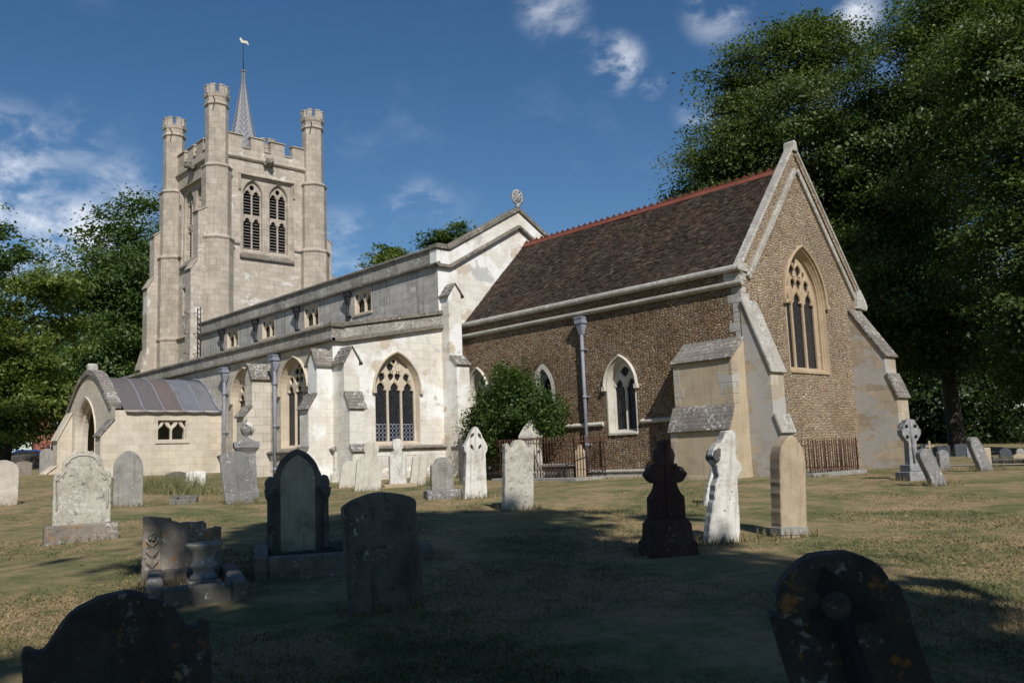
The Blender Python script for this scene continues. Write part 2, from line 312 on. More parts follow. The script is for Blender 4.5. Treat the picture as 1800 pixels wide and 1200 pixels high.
def lead_mat():
    t = NT('sheet_lead'); g = t.n('ShaderNodeNewGeometry'); v = t.noise(t.pos(), 1.6, 6, .6)
    c = t.ramp(g.outputs['Random Per Island'], [(0, (.125, .135, .155)), (.35, (.15, .155, .175)), (.5, (.135, .10, .085)), (.8, (.11, .10, .10)), (1, (.17, .18, .20))])
    c = t.mix(t.math('MULTIPLY', t.step(v, .4, .7), .5), c, (.10, .085, .075)); c = t.mix(t.math('MULTIPLY', t.step(t.noise(t.pos(scale=(6, 6, .8)), 2, 5), .52, .7), .35), c, (.24, .245, .255))
    return t.done(c, .55, t.bump(v, .01, .5), .0)
M['lead'] = lead_mat()
M['lead_pale'] = flat('pale_lead', (.20, .205, .225), .6, 0, .35, 3)
M['pipe'] = flat('blue_grey_painted_iron', (.215, .225, .265), .5, 0, .15, 3)
M['pipe_black'] = flat('black_painted_iron', (.022, .022, .024), .5)
M['rust'] = flat('rusty_iron', (.115, .058, .040), .85, 0, .45, 14)
M['iron'] = flat('dark_iron', (.03, .028, .028), .6)
M['louvre'] = flat('weathered_louvre_slate', (.20, .185, .17), .8, 0, .3, 5)
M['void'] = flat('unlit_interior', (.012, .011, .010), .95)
M['white_gilt'] = flat('pale_gilded_metal', (.52, .47, .35), .5)
def glass_mat(name, lat):
    t = NT(name); v = t.uz(); sp = t.n('ShaderNodeSeparateXYZ'); t.l(v, sp.inputs[0])
    def lines(k, s_):
        f = t.math('FRACT', t.math('MULTIPLY', t.math('ADD', sp.outputs[0], t.math('MULTIPLY', sp.outputs[1], s_)), k)); return t.math('LESS_THAN', f, .14)
    ln = t.math('MAXIMUM', lines(lat, .7), lines(lat, -.7))
    c = t.mix(t.math('MULTIPLY', ln, .75), t.ramp(t.noise(t.pos(), 5, 4), [(.3, (.006, .007, .009)), (.7, (.020, .022, .026))]), (.07, .07, .075))
    return t.done(c, .16, t.bump(t.voro(v, lat*1.1, 'F1', .7, '2D').outputs['Distance'], .03, .5, t.bump(t.noise(t.pos(), 3, 3), .03, .5)))
M['glass'] = glass_mat('leaded_glass', 8.0)
M['grille'] = flat('pale_wire_grille', (.26, .28, .34), .5)
# headstones
def hs(name, cols, **k): return stone(name, cols, world=False, scale=k.pop('scale', 1.7), bump=k.pop('bump', .012), **k)
M['hs_pale'] = hs('pale_lichened_headstone', [(.30, .27, .22), (.43, .395, .32), (.50, .465, .385)], grime=(.12, .105, .085), g_amt=.5, white=.75, black=.45, orange=.12)
M['hs_grey'] = hs('grey_headstone', [(.20, .19, .17), (.29, .275, .245), (.37, .35, .31)], grime=(.10, .09, .06), g_amt=.55, streak=.55, white=.25, orange=.12)
M['hs_speck'] = hs('speckled_grey_headstone', [(.15, .145, .135), (.21, .20, .19), (.27, .26, .24)], grime=(.06, .058, .055), g_amt=.5, streak=.3, white=.55)
M['hs_white'] = hs('white_marble_headstone', [(.50, .47, .41), (.62, .59, .53), (.70, .67, .61)], grime=(.26, .22, .165), g_amt=.65, streak=.6, white=.5, orange=.35, black=.12)
M['hs_streak'] = hs('streaked_pale_headstone', [(.40, .36, .29), (.52, .48, .40), (.58, .54, .47)], grime=(.24, .21, .175), g_amt=.35, streak=.6, white=.2)
M['hs_tan'] = hs('tan_sandstone_headstone', [(.33, .245, .155), (.40, .31, .205), (.44, .35, .245)], grime=(.11, .10, .075), g_amt=.35, streak=.45)
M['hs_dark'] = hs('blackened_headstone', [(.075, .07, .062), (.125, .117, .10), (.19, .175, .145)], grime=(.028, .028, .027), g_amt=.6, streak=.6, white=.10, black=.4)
M['hs_shaded'] = hs('shade_darkened_lichened_headstone', [(.035, .033, .029), (.06, .056, .047), (.10, .09, .075)], grime=(.018, .018, .017), g_amt=.6, streak=.3, white=.35, orange=.6, black=.4, wcol=(.30, .30, .28))  # stone colour lowered to paint in deeper foreground shade, lichen on top
M['hs_black'] = hs('black_recess_stone', [(.012, .012, .012), (.022, .022, .022), (.035, .034, .033)], bump=.02)
M['hs_mossy'] = hs('dark_mossy_headstone', [(.26, .235, .16), (.38, .34, .24), (.47, .425, .315)], grime=(.05, .05, .042), g_amt=.5, streak=.5, white=.05)
M['hs_brown'] = hs('brown_lichened_headstone', [(.14, .118, .095), (.21, .18, .145), (.28, .24, .195)], grime=(.055, .048, .04), g_amt=.5, white=.35, orange=.85, black=.4)
M['hs_orange'] = hs('orange_lichened_headstone', [(.36, .30, .235), (.46, .40, .33), (.53, .48, .41)], grime=(.2, .15, .11), g_amt=.4, white=.55, orange=.7)
M['granite_red'] = hs('dark_red_granite', [(.040, .022, .018), (.070, .034, .026), (.090, .055, .046)], grime=(.028, .026, .024), g_amt=.5, streak=.45, white=.12, wcol=(.3, .3, .3))
M['granite'] = hs('grey_granite', [(.16, .155, .15), (.25, .245, .24), (.33, .325, .32)], grime=(.08, .075, .07), g_amt=.4, white=.3, black=.5, scale=4)
M['kerb'] = hs('mossy_kerb_stone', [(.10, .095, .08), (.15, .14, .12), (.20, .185, .155)], grime=(.05, .05, .03), g_amt=.6, white=.4, orange=.25, black=.4)
M['wood'] = flat('grey_weathered_wood', (.06, .052, .045), .85)
M['timber_pale'] = flat('pale_grey_stone_cross', (.42, .40, .36), .85)
M['slate_far'] = flat('dark_polished_granite', (.055, .06, .068), .5)
M['debris'] = flat('dead_leaf_litter', (.05, .036, .024), .95, 0, .6, 9)
# ================================================================ THE CHURCH
church = tag(empty('church', (-12.4, 0, 0)), 'old stone parish church with battlemented west tower, pale aisle and brown cobbled chancel', 'church')
CH = Matrix.Translation(church.location).inverted()
def part(mb, name, mats, parent=None, **k):
    o = mb.build(name, mats, None, **k); o.parent = parent or church
    if not parent: o.matrix_parent_inverse = CH
    return o
CS = Frame((0, 0, 0), (1, 0, 0), (0, -1, 0)); CE = Frame((0, 0, 0), (0, 1, 0), (1, 0, 0))
AE = Frame((-12.4, 0, 0), (0, 1, 0), (1, 0, 0)); AS = Frame((0, -5.65, 0), (1, 0, 0), (0, -1, 0))
NS = Frame((0, -1.05, 0), (1, 0, 0), (0, -1, 0)); TE = Frame((-34.3, 0, 0), (0, 1, 0), (1, 0, 0)); TS = CS
PE = Frame((-21.1, 0, 0), (0, 1, 0), (1, 0, 0)); PS = Frame((0, -9.8, 0), (1, 0, 0), (0, -1, 0))

def arched_window(F, u, hw, z0, zs, za, lights, mat, hood=True, sur=.14, depth=.34, inner=.18, label=None, sill=True, grille=False, hoodmat=None):
    """moulded frame, pierced tracery, leaded glass, hood mould; returns the hole to cut in the wall"""
    hole = arch_loop(u, hw, z0, zs, za)
    L = lambda off, d: [F(a, b, d) for a, b in arch_loop(u, hw, z0, zs, za, off)]
    mb = MB(); st = [(sur, .004), (0, .012), (-.02, -.05), (-inner*.45, -.10), (-inner*.45, -depth*.45), (-inner*.72, -depth*.55), (-inner*.72, -depth*.8), (-inner, -depth)]
    mb.rings([L(*q) for q in st], cap0=False, cap1=False)
    w = part(mb, 'window', M[mat])
    if label: w['label'] = label
    g = hw-inner; zb = z0+inner; gz = zs + math.sqrt(max(.01, ((hw*hw+(za-zs)**2)/(2*hw)-inner)**2-((hw*hw+(za-zs)**2)/(2*hw)-hw)**2)); r = gz-zs
    holes = []
    if lights == 1: holes = [cusped(u, g-.07, zb+.04, zs-.05, zs+r*.72)]
    if lights == 2:
        m = .09; a = (g-.045)/2+m/4; lw = (g-.045-m/2)/2
        holes = [cusped(u+s*a, lw, zb+.03, zs-.12, zs+r*.33) for s in (-1, 1)] + [dagger(u, zs+r*.60, g*.36, r*.22)]
    if lights == 3:
        m = .085; lw = (2*g-.105-2*m)/6; a = 2*lw+m
        holes = [cusped(u+s*a, lw, zb+.03, zs-.12, zs+r*.24) for s in (-1, 0, 1)]
        for s in (-1, 1):
            holes += [dagger(u+s*g*.165, zs+r*.395, g*.145, r*.125, s*.1), dagger(u+s*g*.185, zs+r*.655, g*.165, r*.14, -s*.15), dagger(u+s*g*.60, zs+r*.375, g*.155, r*.135, s*.42)]
            if r > 1.3: holes += [oval(u+s*g*.46, zs+r*.60, g*.075, r*.065, 8)]
        holes += [oval(u, zs+r*.84, g*.085, r*.07, 8)]
    mb = MB(); mb.plate(F, arch_loop(u, hw, z0, zs, za, -inner), holes, -depth-.07, -depth+.01, .028)
    part(mb, 'tracery', M[mat], w)
    mb = MB(); mb.prism(F, arch_loop(u, hw, z0, zs, za, -inner), -depth-.10, -depth-.085); part(mb, 'glass', M['glass'], w)
    if sill:
        mb = MB(); mb.extrude_dz(F, [(-depth, z0+inner-.004), (.045, z0-.01), (.045, z0-.07), (-.02, z0-.08)], u-hw-sur*.2, u+hw+sur*.2); part(mb, 'sill', M[mat], w)
    if hood:
        pr = [(sur+.005, 0), (sur+.005, .08), (sur+.05, .105), (sur+.075, .06), (sur+.075, 0)]
        rg = [[F(u+arch(hw, zs, za, o)[i][0], arch(hw, zs, za, o)[i][1], d) for o, d in pr] for i in range(19)]
        mb = MB(); mb.rings(rg)
        for s in (-1, 1):
            c = u+s*(hw+sur+.045); mb.fbox(F, c-.065, c+.065, zs-.11, zs+.02, 0, .12)
        part(mb, 'hood_mould', M[hoodmat or mat], w)
    if grille:
        mb = MB(); zt = zb+.62
        for s in (-1, 0, 1):
            c = u+s*a
            for k in range(3):
                for j in range(4):
                    pts = oval(c-lw*.62+k*lw*.62, zb+.10+j*.155, .07, .078, 10); mb.tube([F(p, q, -depth-.055) for p, q in pts+pts[:1]], .009, 4, cap=False)
            mb.tube([F(c-lw, zt, -depth-.05), F(c+lw, zt, -depth-.05)], .013, 4)
        part(mb, 'wire_grille', M['grille'], w)
    return hole
def ogee(u, hw, z0, zs, za):
    h = za-zs; half = [(hw, zs), (hw*.98, zs+h*.2), (hw*.8, zs+h*.38), (hw*.45, zs+h*.52), (hw*.22, zs+h*.7)]
    return [(u-hw, z0), (u+hw, z0)] + [(u+a, b) for a, b in half] + [(u, za)] + [(u-a, b) for a, b in reversed(half)]
def square_window(F, u, hw, z0, z1, mat, depth=.14, open_=False, label=None):
    L = lambda o, d: [F(u-hw-o, z0-o, d), F(u+hw+o, z0-o, d), F(u+hw+o, z1+o, d), F(u-hw-o, z1+o, d)]
    mb = MB(); mb.rings([L(.07, .006), L(0, .012), L(-.01, -.05), L(-.02, -depth)], cap0=False, cap1=False); w = part(mb, 'window', M[mat])
    if label: w['label'] = label
    g = hw-.02; lw = (g-.05)/2-.005; a = lw+.035; h = z1-z0-.1
    holes = [ogee(u+s*a, lw, z0+.05, z0+h*.48, z1-.06) for s in (-1, 1)]
    for s in (-1, 0, 1):
        c = u+s*a*2*.98; ww = lw*.46
        holes.append([(c-ww*(s > -1), z1-.075), (c, z1-.05-h*.30), (c+ww*(s < 1), z1-.075)])
    mb = MB(); mb.plate(F, [(u-g, z0+.02), (u+g, z0+.02), (u+g, z1-.02), (u-g, z1-.02)], holes, -depth-.06, -depth+.06, .02); part(mb, 'tracery', M[mat], w)
    if not open_:
        mb = MB(); mb.fbox(F, u-g, u+g, z0+.02, z1-.02, -depth-.10, -depth-.08); part(mb, 'glass', M['glass'], w)
    mb = MB(); mb.extrude_dz(F, [(-depth, z0+.022), (.05, z0-.01), (.05, z0-.10), (-.02, z0-.11)], u-hw-.1, u+hw+.1); part(mb, 'sill', M[mat], w)
    return [(u-hw, z0), (u+hw, z0), (u+hw, z1), (u-hw, z1)]
def wall(name, F, outer, holes, mat, label=None, d=-.04):
    mb = MB(); mb.plate(F, outer, holes, d, 0, back=False); o = part(mb, name, M[mat])
    if label: o['label'] = label
    return o
def slab_on_slope(mb, F, u0, u1, a, b, th=.07, over=.07, side=.05):
    """a stone slab lying on the slope from a=(d,z) low to b=(d,z) high"""
    dx, dz = b[0]-a[0], b[1]-a[1]; L = math.hypot(dx, dz); dx /= L; dz /= L; nx, nz = (dz, -dx) if -dx*1 > 0 else (-dz, dx); nx, nz = abs(dz), abs(dx)
    a2 = (a[0]-dx*over, a[1]-dz*over); e = .004
    pr = [(a2[0]+nx*e, a2[1]+nz*e), (a2[0]+nx*th, a2[1]+nz*th), (b[0]+nx*th, b[1]+nz*th), (b[0]+nx*e, b[1]+nz*e)]
    mb.extrude_dz(F, pr, u0-side, u1+side)
def buttress(F, u0, u1, z0, stages, mat, cap='weathering', gable=None, label=None, capth=.07):
    """stages from the ground up: (projection, height of its front, height its slope reaches)"""
    pr = [(-.05, z0)]; slopes = []
    for i, (p, z1, z2) in enumerate(stages):
        nxt = stages[i+1][0] if i+1 < len(stages) else -.05
        last = i == len(stages)-1
        pr += [(p, pr[-1][1] if i else z0)] if i == 0 else []
        if last and gable: pr += [(p, z1), (-.05, z1)]
        else:
            pr += [(p, z1), (nxt, z2)]; slopes.append(((p, z1), (max(nxt, 0), z2)))
    mb = MB(); mb.extrude_dz(F, pr, u0, u1)
    if gable:
        p, z1, _ = stages[-1]; uc = (u0+u1)/2; mb.prism(F, [(u0, z1), (u1, z1), (uc, gable)], -.05, p)
    b = part(mb, 'buttress', M[mat], bevel=.012)
    if label: b['label'] = label
    for a, c in slopes:
        mb = MB(); slab_on_slope(mb, F, u0, u1, a, c, capth); part(mb, 'weathering_slab', M[cap], b, bevel=.01)
    if gable:
        mb = MB()
        p, z1, _ = stages[-1]; uc = (u0+u1)/2; hw = (u1-u0)/2; s = (gable-z1)/hw; o = .10
        n = 3
        for sg in (-1, 1):
            for k in range(n):                    # three overlapping courses of stone slates
                t0, t1 = k/n, (k+1)/n+.04; q = [(uc+sg*(hw+o)*(1-t0), z1-s*o+(gable-z1+s*o)*t0), (uc+sg*(hw+o)*(1-min(1, t1)), z1-s*o+(gable-z1+s*o)*min(1, t1))]
                mb.prism(F, [(q[0][0], q[0][1]+.012), (q[0][0]+sg*.0, q[0][1]+.085), (q[1][0], q[1][1]+.05), (q[1][0], q[1][1]+.012)], -.06-.01*sg*0, p+.09-.012*k-.004*sg)
        part(mb, 'gable_cap', M[cap], b, bevel=.01)
    return b
def string(F, u0, u1, z0, z1, proj, mat, name='string_course', slope=True):
    mb = MB(); h = z1-z0; mb.extrude_dz(F, [(-.02, z0), (proj*.55, z0), (proj, z0+h*.35), (proj, z0+h*.6), (0.012, z1), (-.02, z1)] if slope else [(-.02, z0), (proj, z0), (proj, z1), (-.02, z1)], u0, u1)
    return part(mb, name, M[mat])
def downpipe(F, u, ztop, zbot, r=.05, mat='pipe', d=.13, hop=.16, label=None):
    mb = MB(); mb.tube([F(u, ztop-.3, d), F(u, zbot, d)], r, 10)
    k = ztop-1.1
    while k > zbot+.2: mb.tube([F(u, k, d), F(u, k+.10, d)], r*1.35, 10); mb.fbox(F, u-.11, u+.11, k+.03, k+.07, 0, .06); k -= 1.55
    p = part(mb, 'downpipe', M[mat])
    if label: p['label'] = label
    mb = MB(); R4 = lambda w, z, a, b: [F(u-w, z, a), F(u+w, z, a), F(u+w, z, b), F(u-w, z, b)]
    mb.rings([R4(r*1.2, ztop-.55, d-r, d+r), R4(hop*.72, ztop-.28, .015, d+.12), R4(hop*.72, ztop-.22, .015, d+.12), R4(hop, ztop-.19, .01, d+.16), R4(hop, ztop, .01, d+.16)]); mb.fbox(F, u-hop*1.12, u+hop*1.12, ztop-.03, ztop+.02, .005, d+.18)
    part(mb, 'hopper', M[mat], p); return p

# ---- chancel: brown cobbled south and east walls
holes = [arched_window(CS, -4.57, .57, 1.5, 2.95, 3.82, 2, 'pale_dressed', sur=.05, depth=.22, inner=.075, label='two-light window right of the chancel downpipe'),
         arched_window(CS, -8.06, .42, 1.5, 3.05, 3.85, 1, 'pale_dressed', hood=False, sur=.16, depth=.22, inner=.07, label='narrow lancet window half hidden by the bush'),
         arched_window(CS, -11.5, .50, 1.6, 3.3, 4.12, 2, 'pale_dressed', sur=.04, depth=.22, inner=.075, label='window whose head shows left of the bush')]
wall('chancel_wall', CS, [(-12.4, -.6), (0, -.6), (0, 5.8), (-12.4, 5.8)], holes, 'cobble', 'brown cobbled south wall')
hole = arched_window(CE, 3.50, 1.14, 3.10, 5.2, 6.90, 3, 'tan_dressed', depth=.26, inner=.11, sur=.05, label='tall three-light east window')
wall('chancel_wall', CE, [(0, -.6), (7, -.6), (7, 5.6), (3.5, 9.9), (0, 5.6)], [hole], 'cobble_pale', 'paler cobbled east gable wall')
mb = MB(); mb.poly([CS(-12.4, -.6, -7), CS(0, -.6, -7), CS(0, 5.8, -7), CS(-12.4, 5.8, -7)]); part(mb, 'chancel_wall', M['cobble'], normals=False)
string(CS, -12.4, -2.02, .24, .36, .14, 'coping', 'plinth_ledge')
mb = MB(); mb.fbox(CS, -12.4, -2.02, -.6, .24, -.02, .10); part(mb, 'plinth', M['plinth'])
string(CS, -10.8, -8.72, 1.74, 1.88, .09, 'pale_dressed'); string(CS, -7.4, -5.36, 1.74, 1.88, .09, 'pale_dressed'); string(CS, -3.80, -2.02, 1.74, 1.88, .09, 'pale_dressed')
string(CS, -12.32, .10, 5.40, 5.57, .15, 'coping'); mb = MB(); mb.extrude_dz(CS, [(-.35, 6.06), (-.35, 5.82), (.10, 5.82), (.16, 5.87), (.16, 5.93), (.05, 6.02)], -12.38, .06); part(mb, 'coping', M['coping'])
mb = MB(); rz = random.Random(3); z = 3.85
while z < 5.36:                                   # dressed quoins at the corner, long and short
    h = .27; w = rz.choice((.26, .46, .30)); z2 = min(z+h, 5.38); mb.box(-w, .008, -.008, rz.choice((.26, .4)), z, z2-.008); z += h
mb.box(-.55, .009, -.009, .30, 5.57, 5.81); part(mb, 'quoin', M['cement'], bevel=.01)
# gable coping and inner moulding of the east gable
def rake(F, u0, z0, u1, z1, w, d0, d1, lo, hi, name, mat, parent=None):
    """a stone band along the slope from (u0,z0) to (u1,z1); lo/hi are heights off that line"""
    L = math.hypot(u1-u0, z1-z0); nx, nz = -(z1-z0)/L, (u1-u0)/L
    if nz < 0: nx, nz = -nx, -nz
    mb = MB(); mb.prism(F, [(u0+nx*lo, z0+nz*lo), (u1+nx*lo, z1+nz*lo), (u1+nx*hi, z1+nz*hi), (u0+nx*hi, z0+nz*hi)], d0, d1)
    return mb
for s, ua in ((1, -.06), (-1, 7.06)):
    mb = rake(CE, ua, 5.80, 3.5, 10.16, 0, -.20, .04, -.14, 0.0, 'coping', 'coping')
    mb2 = rake(CE, ua, 5.80, 3.5, 10.16, 0, -.22, .08, 0.004, .09, 'coping', 'coping')
    part(mb, 'gable_band', M['cobble_pale']); part(mb2, 'coping', M['coping'], bevel=.02)
    part(rake(CE, ua+s*.48, 5.60, 3.5, 9.36, 0, -.02, .10, 0, .17, 'm', 'c'), 'gable_moulding', M['coping'], bevel=.02)
mb = MB(); mb.prism(CE, [(3.37, 10.02), (3.63, 10.02), (3.59, 10.33), (3.5, 10.39), (3.41, 10.33)], -.26, .11); part(mb, 'gable_apex_stone', M['coping'], bevel=.02)
mb = MB(); mb.prism(CE, [(6.70, 5.30), (7.34, 5.26), (7.42, 5.42), (7.30, 5.62), (7.02, 5.95), (6.8, 5.9)], -.26, .115); part(mb, 'kneeler', M['coping'], bevel=.02)
# cobble gable parapet between moulding and coping
# ---- chancel roof: courses of separate clay tiles
mb = MB(); y0, z0, y1, z1 = .14, 5.96, 3.5, 9.52; sl_ = math.hypot(y1-y0, z1-z0); n = 49; rg = random.Random(5)
ty, tz = (y1-y0)/sl_, (z1-z0)/sl_; ny, nz = -tz, ty
mb.poly([Vector((-12.4, y0, z0-.03)), Vector((-.19, y0, z0-.03)), Vector((-.19, y1, z1-.03)), Vector((-12.4, y1, z1-.03))])
mb.poly([Vector((-12.4, 6.9, 5.9)), Vector((-.19, 6.9, 5.9)), Vector((-.19, y1, z1-.03)), Vector((-12.4, y1, z1-.03))])
for i in range(n):
    s0 = sl_*i/n; s1 = s0+sl_/n*1.25; x = -12.4-(.08 if i % 2 else 0)
    while x < -.22:
        w = .165+rg.uniform(-.012, .012); a, b = max(x, -12.4), min(x+w-.005, -.205); e = .034+rg.uniform(-.010, .012); e2 = e+rg.uniform(-.006, .006); sh = rg.uniform(-.008, .008)
        if b-a > .03:
            sg_ = .022*math.sin(x*.9+1)*math.sin(s0*1.1+.5)+.012*math.sin(x*2.3+s0*1.7)+.018
            P = lambda X, S, H: Vector((X, y0+ty*S+ny*(H+sg_), z0+tz*S+nz*(H+sg_)))
            v = [mb.bm.verts.new(q) for q in (P(a, s0+sh, e), P(b, s0+sh, e2), P(b, min(s1, sl_), .004), P(a, min(s1, sl_), .004), P(a, s0+sh, -.004), P(b, s0+sh, -.004))]
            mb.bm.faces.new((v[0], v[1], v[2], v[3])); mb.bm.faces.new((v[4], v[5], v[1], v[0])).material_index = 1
        x += w
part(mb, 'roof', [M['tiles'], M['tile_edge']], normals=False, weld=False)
mb = MB(); x = -12.36
while x < -.52:                                   # red ridge tiles with a saw-edged crest
    L = .298
    for s in (-1, 1): mb.rings([[Vector((x, 3.5+s*.17, 9.42)), Vector((x, 3.5+s*.17, 9.45)), Vector((x, 3.5, 9.62)), Vector((x, 3.5, 9.58))], [Vector((x+L-.006, 3.5+s*.17, 9.42)), Vector((x+L-.006, 3.5+s*.17, 9.45)), Vector((x+L-.006, 3.5, 9.62)), Vector((x+L-.006, 3.5, 9.58))]])
    prf = [(x, 9.57), (x+L-.006, 9.57), (x+L-.006, 9.63), (x+.24, 9.635), (x+.215, 9.69), (x+.18, 9.70), (x+.15, 9.735), (x+.12, 9.70), (x+.085, 9.69), (x+.06, 9.635), (x, 9.63)]
    mb.rings([[Vector((a, yy, b)) for a, b in prf] for yy in (3.475, 3.525)]); x += L
part(mb, 'ridge_tiles', M['ridge'])
downpipe(CS, -6.02, 5.32, .36, .058, label='blue-grey chancel downpipe')
# ---- chancel buttresses at the south-east and north-east corners
buttress(CS, -1.98, -.02, -.5, [(1.0, 1.42, 2.06), (.70, 3.34, 3.92)], 'tan_render', label='south buttress with tan rendered panels')
rz = random.Random(9)
for (zz, zt, p) in ((-.2, 1.36, 1.0), (2.1, 3.28, .7)):      # dressed edging stones round the rendered panels
    z = zz; mb = MB(); mr = MB()
    while z < zt-.05:
        h = rz.uniform(.24, .36); wl = rz.uniform(.14, .34); wr = rz.uniform(.2, .55); z2 = min(zt, z+h)
        mb.fbox(CS, -1.986, -1.98+wl, z, z2-.008, p-.2, p+.006); mr.fbox(CS, -.02-wr, -.008, z, z2-.008, p-.3, p+.006); z += h
    part(mb, 'buttress_edging', M['patched'], bevel=.008); part(mr, 'buttress_edging', M['patched'], bevel=.008)
mb = MB(); mb.fbox(CS, -1.99, -.006, -.5, .16, .6, 1.03); part(mb, 'buttress_base', M['patched'], bevel=.008)
buttress(CE, -.03, .62, -.5, [(.92, 1.28, 1.74), (.76, 2.93, 4.97)], 'patched', 'coping', label='steep east buttress with long sloping top')
buttress(CE, 6.2, 6.95, -.5, [(1.50, 1.15, 1.45), (1.36, 2.29, 3.03), (1.08, 3.60, 5.20)], 'patched', label='far east buttress at the north corner')

# ---- nave: east gable wall, clerestory and roof
NE_ = AE
nz_ = lambda y, s=.5, top=10.37: top-.5*abs(y-3.2)
wall('nave_wall', AE, [(-.90, 4), (7.45, 4), (7.45, 8.25), (3.2, 10.40), (-1.05, 8.25), (-1.05, 5.97), (-.90, 5.97)], [], 'plaster', 'limewashed east gable wall')
for s, ya, yb in ((1, -1.12, 3.2), (-1, 7.52, 3.2)):
    for lo, hi, d1, mat, nm in ((0, .58, .05, 'plaster', 'gable_parapet'), (-.14, 0, .17, 'lichen', 'string_course'), (.584, .78, .14, 'lichen', 'coping')):
        if s == 1:
            pts = [(ya, 8.24+lo), (-.52, 8.24+lo), (yb, 10.36+lo), (yb, 10.36+hi), (-.52, 8.24+hi), (ya, 8.24+hi)]
        else:
            pts = [(ya, 8.24+lo), (6.92, 8.24+lo), (yb, 10.36+lo), (yb, 10.36+hi), (6.92, 8.24+hi), (ya, 8.24+hi)]
        mb = MB(); mb.prism(AE, pts, -.5 if nm == 'coping' else -.4, d1); part(mb, nm, M[mat], bevel=.02)
chole = [square_window(NS, x, .62, 7.12, 8.0, 'dressed', label='square-headed clerestory window') for x in (-17.55, -21.8, -25.95, -29.9)]
wall('clerestory_wall', NS, [(-34.3, 5), (-12.4, 5), (-12.4, 8.3), (-34.3, 8.3)], chole, 'cement', 'grey rendered clerestory wall')
string(NS, -34.3, -12.24, 8.16, 8.32, .16, 'lichen')
mb = MB(); mb.fbox(NS, -34.3, -12.36, 8.32, 8.84, -.4, .05); part(mb, 'parapet', M['parapet'])
mb = MB(); mb.extrude_dz(NS, [(-.45, 8.84), (.13, 8.84), (.13, 8.90), (-.1, 9.02), (-.45, 8.98)], -34.3, -12.26); part(mb, 'coping', M['lichen'])
mb = MB(); mb.prism(Frame((-34.3, 0, 0), (0, 1, 0), (1, 0, 0)), [(-1.0, 8.5), (7.4, 8.5), (3.2, 10.5)], 0, 21.55); part(mb, 'nave_roof', M['lead_pale'])
mb = MB(); mb.box(-34.3, -12.4, 7.3, 7.4, -.5, 8.9); part(mb, 'nave_wall', M['cement'])
for x in (-18.55, -22.95, -27.1, -30.95): downpipe(NS, x, 8.14, 6.2, .06, 'pipe_black', d=.12, hop=.13)
# nave gable wheel cross
mb = MB(); c = (-12.35, 3.2, 11.55)
mb.tube([(c[0], c[1], 11.1), (c[0], c[1], 11.28)], [.11, .06], 8)
FX = Frame((c[0], 0, 0), (0, 1, 0), (1, 0, 0))
for rr in (.27, .13): pts = oval(c[1], c[2], rr, rr*1.08, 20); mb.tube([FX(p, q, 0) for p, q in pts+pts[:1]], .042 if rr > .2 else .03, 6, cap=False)
for k in range(8):
    a = k*math.pi/4; mb.tube([FX(c[1], c[2]), FX(c[1]+.33*math.cos(a), c[2]+.345*math.sin(a))], [.034, .045], 6)
part(mb, 'finial_cross', M['coping'])
buttress(AE, -.95, -.35, -.5, [(.85, 4.32, 4.66), (.48, 7.02, 7.1)], 'plaster', gable=7.42, label='slim gabled buttress between aisle and chancel')

# ---- south aisle: bright limewashed east wall, limestone south wall, lichened parapet
ahole = arched_window(AE, -3.02, .95, 1.50, 3.38, 4.70, 3, 'dressed', sur=.02, depth=.17, inner=.06, grille=True, hoodmat='dressed', label='three-light aisle east window with traceried head')
wall('aisle_wall', AE, [(-5.65, -.6), (-.902, -.6), (-.902, 5.95), (-5.65, 5.1)], [ahole], 'plaster', 'bright limewashed east wall')
sh = [arched_window(AS, -15.05, .98, 1.5, 3.5, 4.68, 3, 'dressed', sur=.03, depth=.20, inner=.065, label='traceried south aisle window nearest the corner'),
      arched_window(AS, -19.0, .98, 1.5, 3.5, 4.68, 3, 'dressed', sur=.03, depth=.20, inner=.065, label='traceried south aisle window beside the porch'),
      arched_window(AS, -29.5, .98, 1.6, 3.5, 4.68, 3, 'dressed', sur=.03, depth=.20, inner=.065)]
wall('aisle_wall', AS, [(-34.2, -.4), (-12.4, -.4), (-12.4, 5.12), (-34.2, 5.12)], sh, 'limestone', 'cream limestone south wall')
mb = MB(); mb.box(-34.2, -34.1, -5.65, 0, 0, 5.1); part(mb, 'aisle_wall', M['limestone'])
string(AS, -34.2, -12.24, 4.98, 5.12, .16, 'lichen'); mb = MB(); mb.fbox(AS, -34.2, -12.35, 5.12, 5.50, -.35, .05); part(mb, 'parapet', M['parapet'])
mb = MB(); mb.extrude_dz(AS, [(-.4, 5.50), (.12, 5.50), (.12, 5.56), (-.08, 5.67), (-.4, 5.64)], -34.2, -12.27); part(mb, 'coping', M['lichen'])
for lo, hi, d0, d1, nm in ((-.14, 0, -.02, .16, 'string_course'), (.0, .385, -.3, .05, 'parapet'), (.389, .545, -.35, .13, 'coping')):
    mb = MB(); sl2 = .172
    pts = [(-5.78 if nm != 'parapet' else -5.695, 5.12+lo), (-5.3, 5.12+lo), (-.95, 5.12+sl2*4.55+lo), (-.95, 5.12+sl2*4.55+hi), (-5.3, 5.12+hi), (-5.78 if nm != 'parapet' else -5.695, 5.12+hi)]
    mb.prism(AE, pts, d0, d1); part(mb, nm, M['parapet' if nm == 'parapet' else 'lichen'], bevel=.015)
mb = MB(); mb.poly([Vector((-34.2, -5.4, 5.3)), Vector((-12.5, -5.4, 5.3)), Vector((-12.5, -1.06, 6.25)), Vector((-34.2, -1.06, 6.25))]); part(mb, 'aisle_roof', M['lead_pale'], normals=False)
